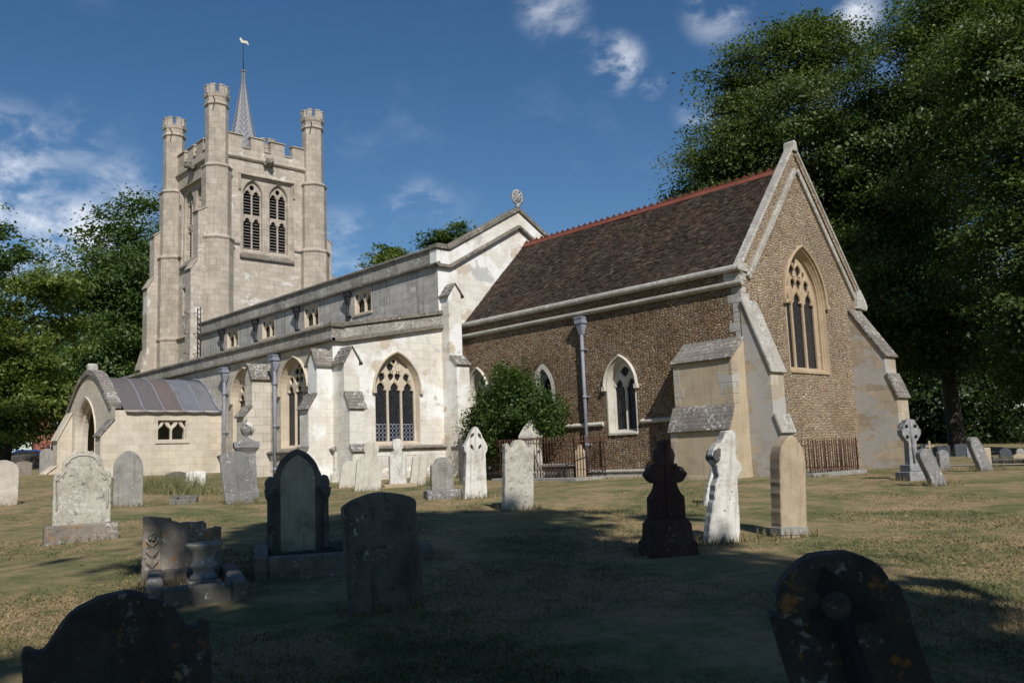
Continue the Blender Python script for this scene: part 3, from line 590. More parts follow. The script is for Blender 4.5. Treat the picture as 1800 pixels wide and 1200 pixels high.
for F, u0, u1 in ((AE, -5.05, -.95), (AS, -34, -12.25)):
    string(F, u0, u1, 1.28, 1.44, .17, 'weathering'); mb = MB(); mb.extrude_dz(F, [(-.02, -.6), (.16, -.6), (.16, .52), (.05, .62), (-.02, .62)], u0, u1); part(mb, 'plinth', M['plinth'])
    mb = MB(); mb.fbox(F, u0, u1, .62, 1.27, -.02, .035); part(mb, 'plinth', M['plinth'])
st = [(1.05, 1.30, 1.5), (1.0, 2.70, 3.2), (.66, 4.28, 4.4)]
buttress(AE, -5.64, -5.05, -.5, [(1.16, 1.26, 1.46), (1.0, 2.68, 3.22), (.70, 4.28, 4.4)], 'plaster', gable=4.74, label='pale gabled buttress facing east at the aisle corner')
buttress(AS, -13.02, -12.42, -.5, [(1.05, 1.26, 1.46), (.92, 2.72, 3.22), (.60, 4.26, 4.4)], 'plaster', gable=4.72, label='pale gabled buttress facing south at the aisle corner')
buttress(AS, -17.45, -16.85, -.3, [(1.15, 1.3, 1.5), (1.05, 2.72, 3.1), (.72, 4.2, 4.4)], 'limestone', gable=4.66, label='gabled buttress between the two aisle windows')
downpipe(AS, -16.2, 4.92, .2, .06, d=.16, label='grey aisle downpipe between buttress and window'); downpipe(AS, -20.45, 4.88, .4, .06, d=.16, label='grey aisle downpipe at the porch corner')

# ---- west tower
def rect_hole(u, hw, z0, z1): return [(u-hw, z0), (u+hw, z0), (u+hw, z1), (u-hw, z1)]
def belfry_window(F, u):
    hw = 1.68; z0, z1 = 13.15, 18.02
    mb = MB(); L = lambda o, d, a=0: [F(u-hw-o, z0-o+a, d), F(u+hw+o, z0-o+a, d), F(u+hw+o, z1+o, d), F(u-hw-o, z1+o, d)]
    mb.rings([L(.10, .004), L(0, .02), L(-.05, -.05), L(-.05, -.10)], cap0=False, cap1=False)
    arches = [arch_loop(u+s*.84, .60, z0+.45, 17.0, 17.86) for s in (-1, 1)]
    mb.plate(F, [(u-hw+.04, z0+.04), (u+hw-.04, z0+.04), (u+hw-.04, z1-.04), (u-hw+.04, z1-.04)], arches, -.5, -.09, .06, back=False)
    w = part(mb, 'belfry_window', M['turret'])
    for s in (-1, 1):
        c = u+s*.84; hs_ = []
        for k in (-1, 1):
            hs_ += [cusped(c+k*.285, .235, z0+.55, 15.25, 15.60), cusped(c+k*.285, .235, 15.78, 16.95, 17.28)]
        hs_.append(oval(c, 17.47, .15, .15, 10))
        mb = MB(); mb.plate(F, arch_loop(c, .59, z0+.46, 17.0, 17.85), hs_, -.38, -.27, .025); part(mb, 'tracery', M['turret'], w)
    mb = MB(); z = z0+.62
    while z < 17.3:
        for s in (-1, 1): mb.extrude_dz(F, [(-.42, z), (-.40, z+.02), (-.60, z+.13), (-.62, z+.11)], u+s*.84-.58, u+s*.84+.58)
        z += .185
    part(mb, 'louvre', M['louvre'], w)
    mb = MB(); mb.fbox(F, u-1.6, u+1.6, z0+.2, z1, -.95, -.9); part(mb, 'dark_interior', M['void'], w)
    mb = MB(); mb.extrude_dz(F, [(-.1, z0+.28), (.16, z0-.02), (.16, z0-.10), (-.02, z0-.16)], u-hw-.06, u+hw+.06); part(mb, 'sill', M['lichen'], w)
    mb = MB(); mb.extrude_dz(F, [(-.02, z1+.06), (.14, z1+.08), (.14, z1+.13), (-.02, z1+.22)], u-hw-.14, u+hw+.14)
    for s in (-1, 1): mb.fbox(F, u+s*(hw+.1)-.05, u+s*(hw+.1)+.05, z1-.85, z1+.07, -.02, .12)
    part(mb, 'hood_mould', M['turret'], w)
    return rect_hole(u, hw, z0, z1)
he = belfry_window(TE, 3.17); hs_s = belfry_window(TS, -37.6)
mb = MB(); L = lambda o, d: [TS(-38.55-.5-o, 10.15-o, d), TS(-38.55+.5+o, 10.15-o, d), TS(-38.55+.5+o, 11.85+o, d), TS(-38.55-.5-o, 11.85+o, d)]
mb.rings([L(.1, .006), L(0, .02), L(-.03, -.12)], cap0=False, cap1=False); mb.plate(TS, rect_hole(-38.55, .48, 10.16, 11.84), [oval(-38.55, 11.0, .40, .72, 18)], -.3, -.12, .03, back=False); w = part(mb, 'window', M['turret'])
w['label'] = 'small oval window low on the tower'; mb = MB(); mb.fbox(TS, -39, -38.1, 10.2, 11.8, -.33, -.31); part(mb, 'glass', M['glass'], w)
wall('tower_wall', TE, [(0, -.2), (6.3, -.2), (6.3, 19.75), (0, 19.75)], [he], 'ashlar', 'east face of the tower above the nave roof')
wall('tower_wall', TS, [(-40.6, -.2), (-34.3, -.2), (-34.3, 19.75), (-40.6, 19.75)], [hs_s, rect_hole(-38.55, .5, 10.15, 11.85)], 'ashlar', 'south face of the tower')
mb = MB(); mb.poly([Vector((-40.6, 0, -.2)), Vector((-40.6, 6.3, -.2)), Vector((-40.6, 6.3, 19.75)), Vector((-40.6, 0, 19.75))]); mb.poly([Vector((-40.6, 6.3, -.2)), Vector((-34.3, 6.3, -.2)), Vector((-34.3, 6.3, 19.75)), Vector((-40.6, 6.3, 19.75))])
mb.poly([Vector((-40.6, 0, 19.0)), Vector((-34.3, 0, 19.0)), Vector((-34.3, 6.3, 19.0)), Vector((-40.6, 6.3, 19.0))]); part(mb, 'tower_wall', M['ashlar'], normals=False)
TN = Frame((0, 6.3, 0), (1, 0, 0), (0, 1, 0)); TW = Frame((-40.6, 0, 0), (0, 1, 0), (-1, 0, 0))
for F, a in ((TE, 0), (TS, -40.6), (TN, -40.6), (TW, 0)):
    string(F, a+.5, a+5.8, 19.02, 19.28, .16, 'turret')
    mb = MB()
    for (m0, m1) in ((.5, 1.58), (2.13, 2.98), (3.43, 4.36), (4.88, 5.82)):
        mb.fbox(F, a+m0, a+m1, 19.752, 20.50, -.32, -.002)
        mb.extrude_dz(F, [(-.38, 20.50), (.07, 20.50), (.07, 20.54), (-.1, 20.62), (-.38, 20.60)], a+m0-.05, a+m1+.05)
    for (m0, m1) in ((1.63, 2.08), (3.03, 3.38), (4.41, 4.83)): mb.extrude_dz(F, [(-.38, 19.755), (.06, 19.755), (.06, 19.80), (-.1, 19.88), (-.38, 19.86)], a+m0-.03, a+m1+.03)
    mb.fbox(F, a+.4, a+5.9, 19.3, 19.75, -.34, -.31)
    part(mb, 'battlement', M['turret'])
for F, a in ((TE, 0), (TS, -40.6)):
    for u0, u1 in ((.7, 1.40), (4.95, 5.6)): string(F, a+u0, a+u1, 13.82, 14.02, .12, 'turret')
string(TS, -39.8, -35.0, 8.7, 8.9, .14, 'turret')
def turret(x, y):
    A = 1/math.cos(math.pi/8); pf = [(.89, -.3), (.89, 8.65), (.95, 8.75), (.95, 8.82), (.89, 8.95), (.89, 13.78), (.96, 13.88), (.96, 13.93), (.77, 14.10), (.77, 18.05), (.84, 18.13), (.84, 18.18), (.60, 18.38), (.60, 21.80), (.68, 21.88), (.68, 21.96), (.60, 22.06), (.62, 22.26), (.68, 22.38), (.68, 22.50), (.5, 22.51)]
    mb = MB(); mb.lathe((x, y, 0), [(r*A, z) for r, z in pf], 8, rot=math.pi/8, smooth=False)
    for k in range(8):
        a = k*math.pi/4; F = Frame((x+math.cos(a)*.68, y+math.sin(a)*.68, 0), (-math.sin(a), math.cos(a), 0), (math.cos(a), math.sin(a), 0))
        mb.fbox(F, -.145, .145, 22.505, 22.99, -.17, -.002); mb.fbox(F, -.165, .165, 22.99, 23.06, -.19, .025); mb.fbox(F, -.27, -.15, 22.505, 22.56, -.17, .025); mb.fbox(F, .15, .27, 22.505, 22.56, -.17, .025)
    t = part(mb, 'turret', M['turret'], normals=True)
    mb = MB()
    for a in (-.6, 2.4): mb.tube([(x+.6*math.cos(a), y+.6*math.sin(a), 22.05), (x+1.25*math.cos(a), y+1.25*math.sin(a), 22.02)], .035, 6)
    part(mb, 'water_spout', M['iron'], t)
for x, y in ((-34.3, 0), (-34.3, 6.3), (-40.6, 0), (-40.6, 6.3)): turret(x, y)
buttress(TS, -34.68, -33.95, -.3, [(1.62, 12.0, 12.6), (1.22, 15.35, 16.0)], 'ashlar', 'turret'); buttress(TS, -41.5, -40.75, -.3, [(1.85, 7.0, 8.2), (1.5, 12.05, 12.7), (1.12, 15.35, 16.2)], 'ashlar', 'turret')
buttress(TN, -34.75, -34.0, -.3, [(1.4, 12.0, 12.6), (1.1, 14.6, 15.4)], 'ashlar', 'turret')
def gargoyle(F, u):
    mb = MB(); c = F(u, 19.05, 0); n = F.n; uu = F.u
    mb.tube([c-n*.1, c+n*.18+Vector((0, 0, .02)), c+n*.38+Vector((0, 0, .06)), c+n*.52+Vector((0, 0, .02)), c+n*.60-Vector((0, 0, .08))], [.26, .24, .22, .17, .08], 9)
    for s in (-1, 1):
        mb.tube([c+n*.34+uu*s*.15+Vector((0, 0, .16)), c+n*.28+uu*s*.24+Vector((0, 0, .33))], [.08, .02], 6); mb.tube([c+n*.05+uu*s*.22, c+n*.3+uu*s*.26-Vector((0, 0, .18))], [.11, .06], 6)
    part(mb, 'gargoyle', M['lichen'])
gargoyle(TE, 3.2); gargoyle(TS, -37.45)
# lead spire with herringbone sheets and a weather cock
def herring():
    t = NT('herringbone_lead'); g = t.n('ShaderNodeNewGeometry'); ad = t.n('ShaderNodeVectorMath'); ad.operation = 'SUBTRACT'; t.l(g.outputs['Position'], ad.inputs[0]); ad.inputs[1].default_value = (-37.45, 3.15, 0)
    sp = t.n('ShaderNodeSeparateXYZ'); t.l(ad.outputs[0], sp.inputs[0]); an = t.math('ARCTAN2', sp.outputs[1], sp.outputs[0])
    tri = t.math('ABSOLUTE', t.math('SUBTRACT', t.math('FRACT', t.math('MULTIPLY', t.math('ADD', an, 6.6759), 8/(2*math.pi))), .5))
    f = t.math('FRACT', t.math('ADD', t.math('MULTIPLY', sp.outputs[2], 2.6), t.math('MULTIPLY', tri, 2.6)))
    c = t.ramp(f, [(0, (.38, .38, .39)), (.25, (.29, .29, .30)), (.72, (.215, .215, .225)), (.86, (.08, .08, .083)), (1, (.09, .09, .093))]); ro = t.step(tri, .44, .49)
    c = t.mix(ro, c, (.36, .335, .34)); c = t.mix(t.math('MULTIPLY', t.noise(t.pos(), 3, 5), .35), c, (.29, .27, .265))
    return t.done(c, .6, t.bump(f, .05, .8))
mb = MB(); A = 1/math.cos(math.pi/8)
mb.lathe((-37.45, 3.15, 0), [(1.15*A, 19.0), (.80*A, 21.4), (.55*A, 22.6), (.30*A, 24.2), (.13*A, 25.3), (.11*A, 26.02), (.16, 26.05), (.17, 26.15), (.06, 26.2)], 8, rot=math.pi/8, smooth=False)
spire = part(mb, 'spire', herring())
mb = MB(); mb.tube([(-37.45, 3.15, 26.1), (-37.45, 3.15, 28.05)], [.035, .022], 6); mb.lathe((-37.45, 3.15, 27.15), [(.01, -.05), (.05, 0), (.01, .05)], 8)
vane = part(mb, 'weather_vane', M['iron'], spire)
VF = Frame((-37.45, 3.15, 0), (.60, .80, 0), (.80, -.60, 0))
sc_ = lambda q: [(u*.8, 27.84+(z-27.84)*.8) for u, z in q]
mb = MB(); mb.prism(VF, sc_([(-.30, 28.40), (-.22, 28.30), (-.20, 28.15), (-.05, 28.04), (.12, 28.05), (.28, 28.0), (.40, 27.84), (.42, 28.02), (.34, 28.20), (.20, 28.26), (.05, 28.24), (-.06, 28.30), (-.12, 28.44), (-.2, 28.52), (-.27, 28.47)]), -.02, .02); part(mb, 'cockerel', M['white_gilt'], spire)

# ---- south porch
CX = -24.25; curve = [(0, 4.80), (.5, 4.73), (1.0, 4.54), (1.5, 4.22), (2.0, 3.83), (2.4, 3.50), (2.7, 3.26)]
rail_ = lambda off: [(CX-a, b+off) for a, b in reversed(curve)] + [(CX+a, b+off) for a, b in curve[1:]]
AR = (-24.62, 1.22, .3, 2.35, 3.80)
wall('porch_wall', PS, [(CX-2.7, 0), (-21.1, 0), (-21.1, 3.3)] + list(reversed(rail_(0)))[1:], [arch_loop(*AR)], 'porch', 'gabled porch front', d=-.45)
hole = square_window(PE, -7.64, .56, 2.02, 2.82, 'porch', open_=True, label='unglazed two-light porch window')
wall('porch_wall', PE, [(-9.8, 0), (-5.65, 0), (-5.65, 3.2), (-9.8, 3.2)], [hole], 'porch', 'cream east wall of the porch', d=-.4)
mb = MB(); mb.box(CX-2.7, CX-2.4, -9.4, -5.65, 0, 3.25); part(mb, 'porch_wall', M['porch'])
mb = MB(); mb.rings([[PS(a, b, d) for a, b in arch_loop(*AR, off=o)] for o, d in ((.17, .004), (.16, .06), (.05, .03), (0, 0), (-.05, -.1), (-.05, -.2), (-.16, -.26), (-.16, -.44))], cap0=False, cap1=False); part(mb, 'porch_arch', M['porch'])
mb = MB(); lo = rail_(.02); hi = rail_(.24)
for d0, d1 in ((-.38, .09),): mb.rings([[PS(a, b, d) for d, (a, b) in ((d0, l), (d1, l), (d1, h), (d0, h))] for l, h in zip(lo, hi)])
part(mb, 'coping', M['weathering'], bevel=.01)
mb = MB(); mb.prism(PS, [(CX-.16, 4.95), (CX+.16, 4.95), (CX+.12, 5.22), (CX, 5.30), (CX-.12, 5.22)], -.3, .07); part(mb, 'gable_apex_stone', M['coping'], bevel=.02)
rc = [(0, 4.68), (.6, 4.66), (1.2, 4.54), (1.75, 4.27), (2.25, 3.88), (2.7, 3.46), (3.0, 3.24), (3.28, 3.12)]
mb = MB(); ys = [-9.42, -8.68, -7.92, -7.16, -6.4, -5.66]; rg = random.Random(4)
for y0, y1 in zip(ys, ys[1:]):
    for s in (-1, 1):
        dz = rg.uniform(0, .012); w = [(Vector((CX+s*a, y0-.02, b+dz)), Vector((CX+s*a, (y0+y1)/2, b+dz-(.03 if a > 3.2 else 0))), Vector((CX+s*a, y1+.02, b+dz))) for a, b in rc]
        vs = [[mb.bm.verts.new(q) for q in r] for r in w]
        for a, b in zip(vs, vs[1:]):
            for i in (0, 1): mb.bm.faces.new((a[i], a[i+1], b[i+1], b[i])).smooth = True
    # wood-cored roll over the joint
porch_roof = part(mb, 'porch_roof', M['lead'], normals=False, weld=False)
mb = MB()
for y in ys[1:-1]:
    for s in (-1, 1): mb.tube([(CX+s*a, y, b+.02) for a, b in rc], .026, 6)
mb.tube([(CX, -9.4, 4.68), (CX, -5.66, 4.68)], .05, 8); mb.tube([(CX+a, -5.69, b+.05) for a, b in rc], .05, 8)
part(mb, 'lead_roll', M['lead_pale'], porch_roof)
buttress(PS, -21.75, -21.12, 0, [(.62, 1.15, 1.45), (.50, 2.25, 2.85)], 'porch', label='porch corner buttress with dark sloped cap'); buttress(PS, CX-2.7, CX-2.05, 0, [(.95, .9, 1.2), (.55, 2.3, 3.4)], 'porch', 'porch')

# ---- ladder standing on the aisle roof against the nave parapet
lad = tag(empty('ladder', (-33.4, -1.36, 6.2)), 'dark iron ladder standing on the aisle roof at the foot of the tower', 'ladder')
mb = MB()
for s in (-.2, .2): mb.tube([(s, 0, -.1), (s, 0, 3.5)], .032, 6)
mb.build('rail', M['iron'], lad)
mb = MB(); z = .15
while z < 3.4: mb.tube([(-.2, 0, z), (.2, 0, z)], .022, 6); z += .27
mb.build('rung', M['iron'], lad)
mb = MB()
for z in (1.0, 2.1, 3.25):
    mb.tube([(-.2+0*k, 0, z) if k in (0,) else (-.2-.55*math.sin(k*math.pi/6), -.35+.35*math.cos(k*math.pi/6), z) for k in range(7)], .02, 6, cap=True)
mb.build('hoop', M['iron'], lad)
# ================================================================ GROUND
def grass_mat(name, blade=False):
    t = NT(name); p = t.pos(True)
    a = t.noise(p, .55, 5, .62, .6); b = t.noise(p, 2.6, 6, .65, .5); c3 = t.noise(p, 11, 5, .7)
    v = t.math('ADD', t.math('MULTIPLY', a, .45), t.math('ADD', t.math('MULTIPLY', b, .40), t.math('MULTIPLY', c3, .15)))
    if blade: v = t.math('ADD', v, t.math('MULTIPLY', t.math('SUBTRACT', t.n('ShaderNodeNewGeometry').outputs['Random Per Island'], .5), .16))
    c = t.ramp(v, [(.37, (.082, .096, .034)), (.45, (.140, .138, .054)), (.50, (.208, .174, .080)), (.55, (.30, .215, .108)), (.66, (.38, .268, .148))])
    if not blade: c = t.mix(t.math('MULTIPLY', t.step(t.noise(p, 45, 4, .7), .45, .7), .45), c, (.05, .042, .02))
    if blade: c = t.mix(1.0, c, (.84, .84, .84), 'MULTIPLY')
    return t.done(c, .95, None if blade else t.bump(t.noise(p, 28, 6, .7), .03, .8))
mg = grass_mat('dry_lawn'); mgb = grass_mat('grass_blade', True)
def sheet(name, xs, ys, mat, dz=0.0):
    X, Y = np.meshgrid(xs, ys); nx, ny = len(xs), len(ys)
    v = [(x, y, ground_z(x, y)+dz+(.012*math.sin(x*1.3+y*.7)+.010*math.sin(y*1.9-x*.6) if dz == 0 else 0)) for x, y in zip(X.ravel(), Y.ravel())]
    f = [(j*nx+i, j*nx+i+1, (j+1)*nx+i+1, (j+1)*nx+i) for j in range(ny-1) for i in range(nx-1)]
    me = bpy.data.meshes.new(name); me.from_pydata(v, [], f); me.polygons.foreach_set('use_smooth', [True]*len(f)); return link(name, me, mat)
def axis(a, b, c, d, fine, coarse): return list(np.arange(a, b, coarse)) + list(np.arange(b, c, fine)) + list(np.geomspace(1, d-c+1, 22)+c-1)
gx = [-900, -500, -300, -200, -140, -100, -80, -65, -55] + list(np.arange(-48, -16, 2.0)) + list(np.arange(-16, 20, .35)) + [22, 26, 32, 40, 60, 100, 200, 500, 900]
gy = [-900, -500, -250, -120, -80, -60, -45, -36, -30] + list(np.arange(-26, 6, .35)) + list(np.arange(6, 60, 3.0)) + [62, 70, 90, 120, 180, 260, 400, 900]
tag(sheet('ground', gx, gy, mg), kind='structure')
pth = flat('pale_gravel_path', (.30, .265, .215), .95, 0, .3, 9)
v = []; xs = np.linspace(0, 1, 24)
P0, P1 = Vector((-3.0, 7.7, 0)), Vector((22, 4.4, 0)); nrm_ = (P1-P0).cross(Vector((0, 0, 1))).normalized()
for t_ in xs:
    q = P0.lerp(P1, t_)
    for s in (-.5, .5): w = q+nrm_*s; v.append((w.x, w.y, ground_z(w.x, w.y)+.03))
me = bpy.data.meshes.new('path'); me.from_pydata(v, [], [(2*i, 2*i+1, 2*i+3, 2*i+2) for i in range(23)]); tag(link('path', me, pth), kind='structure')

def tri_cloud(name, P, mats, parent=None):
    """P: (n, k, 3) corner arrays -> one mesh of n separate k-gons"""
    n, k, _ = P.shape; me = bpy.data.meshes.new(name); me.vertices.add(n*k); me.vertices.foreach_set('co', P.astype(np.float32).ravel())
    me.loops.add(n*k); me.loops.foreach_set('vertex_index', np.arange(n*k, dtype=np.int32)); me.polygons.add(n); me.polygons.foreach_set('loop_start', np.arange(0, n*k, k, dtype=np.int32)); me.polygons.foreach_set('loop_total', np.full(n, k, dtype=np.int32))
    me.update(); me.validate(); return link(name, me, mats, parent)
gzv = np.vectorize(ground_z)
def blades(name, x, y, h, w, mat, lean=.5):
    n = len(x); z = gzv(x, y)-.005; a = rng.uniform(0, 2*np.pi, n); b = rng.uniform(0, 2*np.pi, n); l = h*lean*rng.uniform(.2, 1.2, n)
    P = np.empty((n, 3, 3)); dx, dy = np.cos(a)*w/2, np.sin(a)*w/2
    P[:, 0] = np.stack([x-dx, y-dy, z], 1); P[:, 1] = np.stack([x+dx, y+dy, z], 1); P[:, 2] = np.stack([x+np.cos(b)*l, y+np.sin(b)*l, z+h], 1); return tri_cloud(name, P, mat)
# mown turf over the whole churchyard floor in front of and beside the church
n = 330000; ang = rng.uniform(-R(34), R(34), n)+YAW; d = 2.3*(40/2.3)**(rng.uniform(0, 1, n)**.85)
bx = CAM.x-np.sin(ang)*d; by = CAM.y+np.cos(ang)*d; d2 = np.hypot(bx-CAM.x, by-CAM.y)
ok = ~((bx > -12.5) & (bx < .1) & (by > .0)) & ~((bx < -12.3) & (by > -5.7)) & ~((bx < -21) & (bx > -27) & (by > -9.8)); bx, by, d2 = bx[ok], by[ok], d2[ok]
pat = .6+.4*np.sin(bx*2.1+1.3*np.sin(by*1.7))*np.sin(by*2.4+1.1*np.sin(bx*1.3))
tag(blades('lawn_grass', bx, by, rng.uniform(.012, .034, len(bx))*(.85+.25*pat)*np.clip(1.25-d2/24, .35, 1), .006+.0011*d2, mgb, 1.3), 'short dry tufted grass covering the churchyard floor', 'grass', kind='stuff')
mtuft = grass_mat('long_grass', True)
n = 1700; bx = rng.normal(-12.0, .8, n); by = rng.normal(-11.3, .45, n)+.12*(bx+11.6)
tag(blades('tall_grass', bx, by, rng.uniform(.22, .62, n), np.full(n, .022), flat('long_green_grass', (.16, .15, .065), .9, 0, .5, 5), .7), 'clump of tall uncut grass below the porch wall', 'grass', kind='stuff')
n = 160; ang = YAW+rng.uniform(-R(32), R(32), n); d = rng.uniform(4, 17, n); bx = CAM.x-np.sin(ang)*d; by = CAM.y+np.cos(ang)*d; z = gzv(bx, by)+.035
P = np.empty((n, 4, 3)); a = rng.uniform(0, 6.28, n); s = rng.uniform(.02, .04, n)
for k in range(4): P[:, k] = np.stack([bx+s*np.cos(a+k*1.57)*(1 if k % 2 else .6), by+s*np.sin(a+k*1.57)*(1 if k % 2 else .6), z+rng.uniform(-.01, .015, n)], 1)
tag(tri_cloud('fallen_leaves', P, flat('dry_fallen_leaf', (.30, .20, .09), .9)), 'scattered dry fallen leaves lying on the grass', 'leaves', kind='stuff')

# ================================================================ HEADSTONES
def resample(pts, step=.05, jit=.004, rnd=random):
    out = []; n = len(pts)
    for i in range(n):
        a, b = pts[i], pts[(i+1) % n]; L = math.hypot(b[0]-a[0], b[1]-a[1]); k = max(1, int(L/step))
        for j in range(k):
            t = j/k; out.append((a[0]+(b[0]-a[0])*t+rnd.uniform(-jit, jit), a[1]+(b[1]-a[1])*t+rnd.uniform(-jit, jit)))
    return out
def seg_top(w, h, r, n=12):
    Rr = (w*w/4+r*r)/(2*r); c = h-Rr; a = math.asin(min(1, w/2/Rr)); return [(-w/2, 0), (w/2, 0)] + [(Rr*math.sin(a-2*a*k/n), c+Rr*math.cos(a-2*a*k/n)) for k in range(n+1)]
def lancet(w, h, r): return arch_loop(0, w/2, 0, h-r, h)
def mirror(half): return half + [(-u, z) for u, z in reversed(half) if abs(u) > 1e-6]
def scaled(half, w, h): return mirror([(u*w, z*h) for u, z in half])
def arc(cx, cz, r, a0, a1, n=8): return [(cx+r*math.cos(R(a0+(a1-a0)*k/n)), cz+r*math.sin(R(a0+(a1-a0)*k/n))) for k in range(n+1)]
SHAPES = {
 'baroque': [(.5, 0), (.5, .63), (.485, .69), (.44, .72), (.40, .715), (.37, .74), (.35, .79)] + [(.345*math.cos(R(a)), .80+.20*math.sin(R(a))) for a in range(10, 91, 10)],
 'keyhole': [(.5, 0), (.5, .60), (.46, .63), (.27, .70), (.20, .755)] + [(.30*math.cos(R(a)), .845+.155*math.sin(R(a))) for a in range(-35, 91, 14)],
 'shouldered': [(.5, 0), (.5, .74), (.46, .78), (.36, .80), (.30, .87)] + [(.28*math.cos(R(a)), .87+.13*math.sin(R(a))) for a in range(20, 91, 14)],
 'scalloped': [(.5, 0), (.5, .84), (.52, .90), (.46, .945), (.39, .94), (.35, .89), (.29, .875), (.24, .93)] + [(.2*math.cos(R(a)), .945+.055*math.sin(R(a))) for a in range(30, 91, 20)],
 'gabled': [(.5, 0), (.46, .30), (.42, .62), (.50, .66), (.52, .72), (.36, .82), (.20, .92), (.10, .98), (0, 1.0)],
 'scrolled': [(.5, 0), (.5, .62), (.505, .70), (.47, .725), (.43, .68), (.40, .67), (.37, .72), (.30, .84), (.20, .94), (.10, .985), (0, 1.0)],
 'round_shoulder': [(.5, 0), (.5, .735), (.485, .75), (.425, .735)] + [(.43*math.cos(R(a)), .755+.245*math.sin(R(a))) for a in range(0, 91, 10)],
 'broken_cross': [(.45, 0), (.44, .16), (.36, .30), (.30, .48), (.28, .56), (.36, .62), (.50, .68), (.46, .76), (.32, .79), (.24, .84), (.22, .94), (.12, 1.0), (0, .995)],
 'latin_cross': [(.16, 0), (.14, .60), (.5, .61), (.5, .76), (.13, .77), (.12, 1.0), (0, 1.0)],
}
STONES = {}
def headstone(label, x, y, w, h, th, outline, mat, yaw=-15, side=0, back=0, name='headstone', cat='headstone', group=None, plinth=None, jit=.004, sink=.06, z=None):
    pts = outline if isinstance(outline, list) else scaled(SHAPES[outline], w, h)
    rnd = random.Random(label); pts = resample(pts, .045 if h > .5 else .06, jit, rnd)
    pts = [(u, q - (.14 if q < .02 and not plinth else 0)) for u, q in pts]
    mb = MB(); F = Frame((0, 0, 0), (1, 0, 0), (0, -1, 0)); pz = plinth[2]-.01 if plinth else 0
    mb.prism(F, [(u, q+pz) for u, q in pts], -th/2, th/2)
    o = mb.build(name, M[mat], bevel=min(.014, th*.12))
    o.location = (x, y, (ground_z(x, y) if z is None else z)-.01)
    o.rotation_euler = (Matrix.Rotation(R(90+yaw), 4, 'Z') @ Matrix.Rotation(R(back), 4, 'X') @ Matrix.Rotation(R(side), 4, 'Y')).to_euler()
    if plinth:
        pw, pt, ph = plinth[:3]; mb = MB(); mb.box(-pw/2, pw/2, -pt/2, pt/2, -.18, ph); q = mb.build('plinth', M[plinth[3] if len(plinth) > 3 else mat], o, bevel=.02)
    return tag(o, label, cat, group)
def add_relief(o, mb, name, mat): return mb.build(name, M[mat], o, bevel=.004)
H = headstone
FL = Frame((0, 0, 0), (1, 0, 0), (0, -1, 0))
# --- left foreground and middle
o = H('large pale lichened headstone with curved shoulders standing on a wide brown plinth', -1.52, -16.80, .83, 1.16, .13, 'baroque', 'hs_pale', -12, plinth=(1.06, .34, .27, 'hs_brown'))
mb = MB()
for s in (-1, 1):
    pts = [(s*.36, .50), (s*.365, .95), (s*.30, 1.04), (s*.24, 1.10)]; mb.tube([FL(u, q, .066) for u, q in pts], .018, 6)
    mb.tube([FL(u, q, .066) for u, q in [(s*.33+.05*math.cos(a), 1.0+.05*math.sin(a)) for a in np.linspace(0, 5, 9)]], .014, 5)
mb.tube([FL(u, q, .066) for u, q in [(.24*math.cos(R(a)), 1.18+.17*math.sin(R(a))) for a in range(0, 181, 15)]], .016, 6)
add_relief(o, mb, 'carved_border', 'hs_pale')
H('pointed grey headstone with green-brown stains standing in front of the porch wall', -7.97, -13.85, .64, 1.30, .12, lancet(.64, 1.30, .42), 'hs_grey', -14)
H('orange lichened round-topped headstone cut off by the left edge', -10.56, -15.90, .70, 1.10, .14, seg_top(.70, 1.10, .22), 'hs_orange', -8)
H('low squat weathered stone left of the porch', -26.94, -11.43, .62, .58, .14, seg_top(.62, .58, .08), 'hs_brown', -12)
H('tall round-topped grey headstone close to the left corner of the porch', -29.5, -9.9, .55, 1.08, .12, seg_top(.55, 1.08, .26), 'hs_grey', -12)
H('narrow grey headstone half hidden behind the porch corner', -29.6, -8.7, .5, 1.05, .12, seg_top(.5, 1.05, .2), 'hs_grey', -12)
H('thin pale stone cross standing near the far boundary wall at left', -49.0, -7.0, .85, 1.32, .13, [(-.11, 0), (.11, 0), (.10, .82), (.42, .83), (.42, 1.0), (.10, 1.0), (.09, 1.32), (-.09, 1.32), (-.10, 1.0), (-.42, 1.0), (-.42, .83), (-.10, .82)], 'timber_pale', -5, name='stone_cross', cat='grave cross')
o = H('white marble tablet tilted back on a sloping grey block by the porch', -13.65, -9.83, .58, .50, .10, seg_top(.58, .50, .02), 'hs_white', -20, back=-22)
mb = MB(); mb.prism(Frame((0, .06, 0), (0, 1, 0), (1, 0, 0)), [(0, -.1), (.95, -.1), (.95, .10), (0, .46)], -.26, .34); mb.build('sloping_block', M['hs_speck'], o, bevel=.02)
o = tag(empty('curved_stone', (-14.7, -10.0, ground_z(-14.7, -10)), R(75)), 'low curved mossy stone hidden in the tall grass by the porch', 'headstone')
mb = MB(); mb.prism(FL, seg_top(.9, .42, .2), -.07, .07); mb.build('slab', M['kerb'], o, bevel=.015)
H('grey speckled headstone leaning left in front of the aisle downpipe', -5.51, -12.25, .62, 1.20, .13, [(-.31, 0), (.31, 0), (.31, 1.02), (.22, 1.12), (.02, 1.20), (-.2, 1.18), (-.31, 1.08)], 'hs_speck', -20, side=-8, back=4)
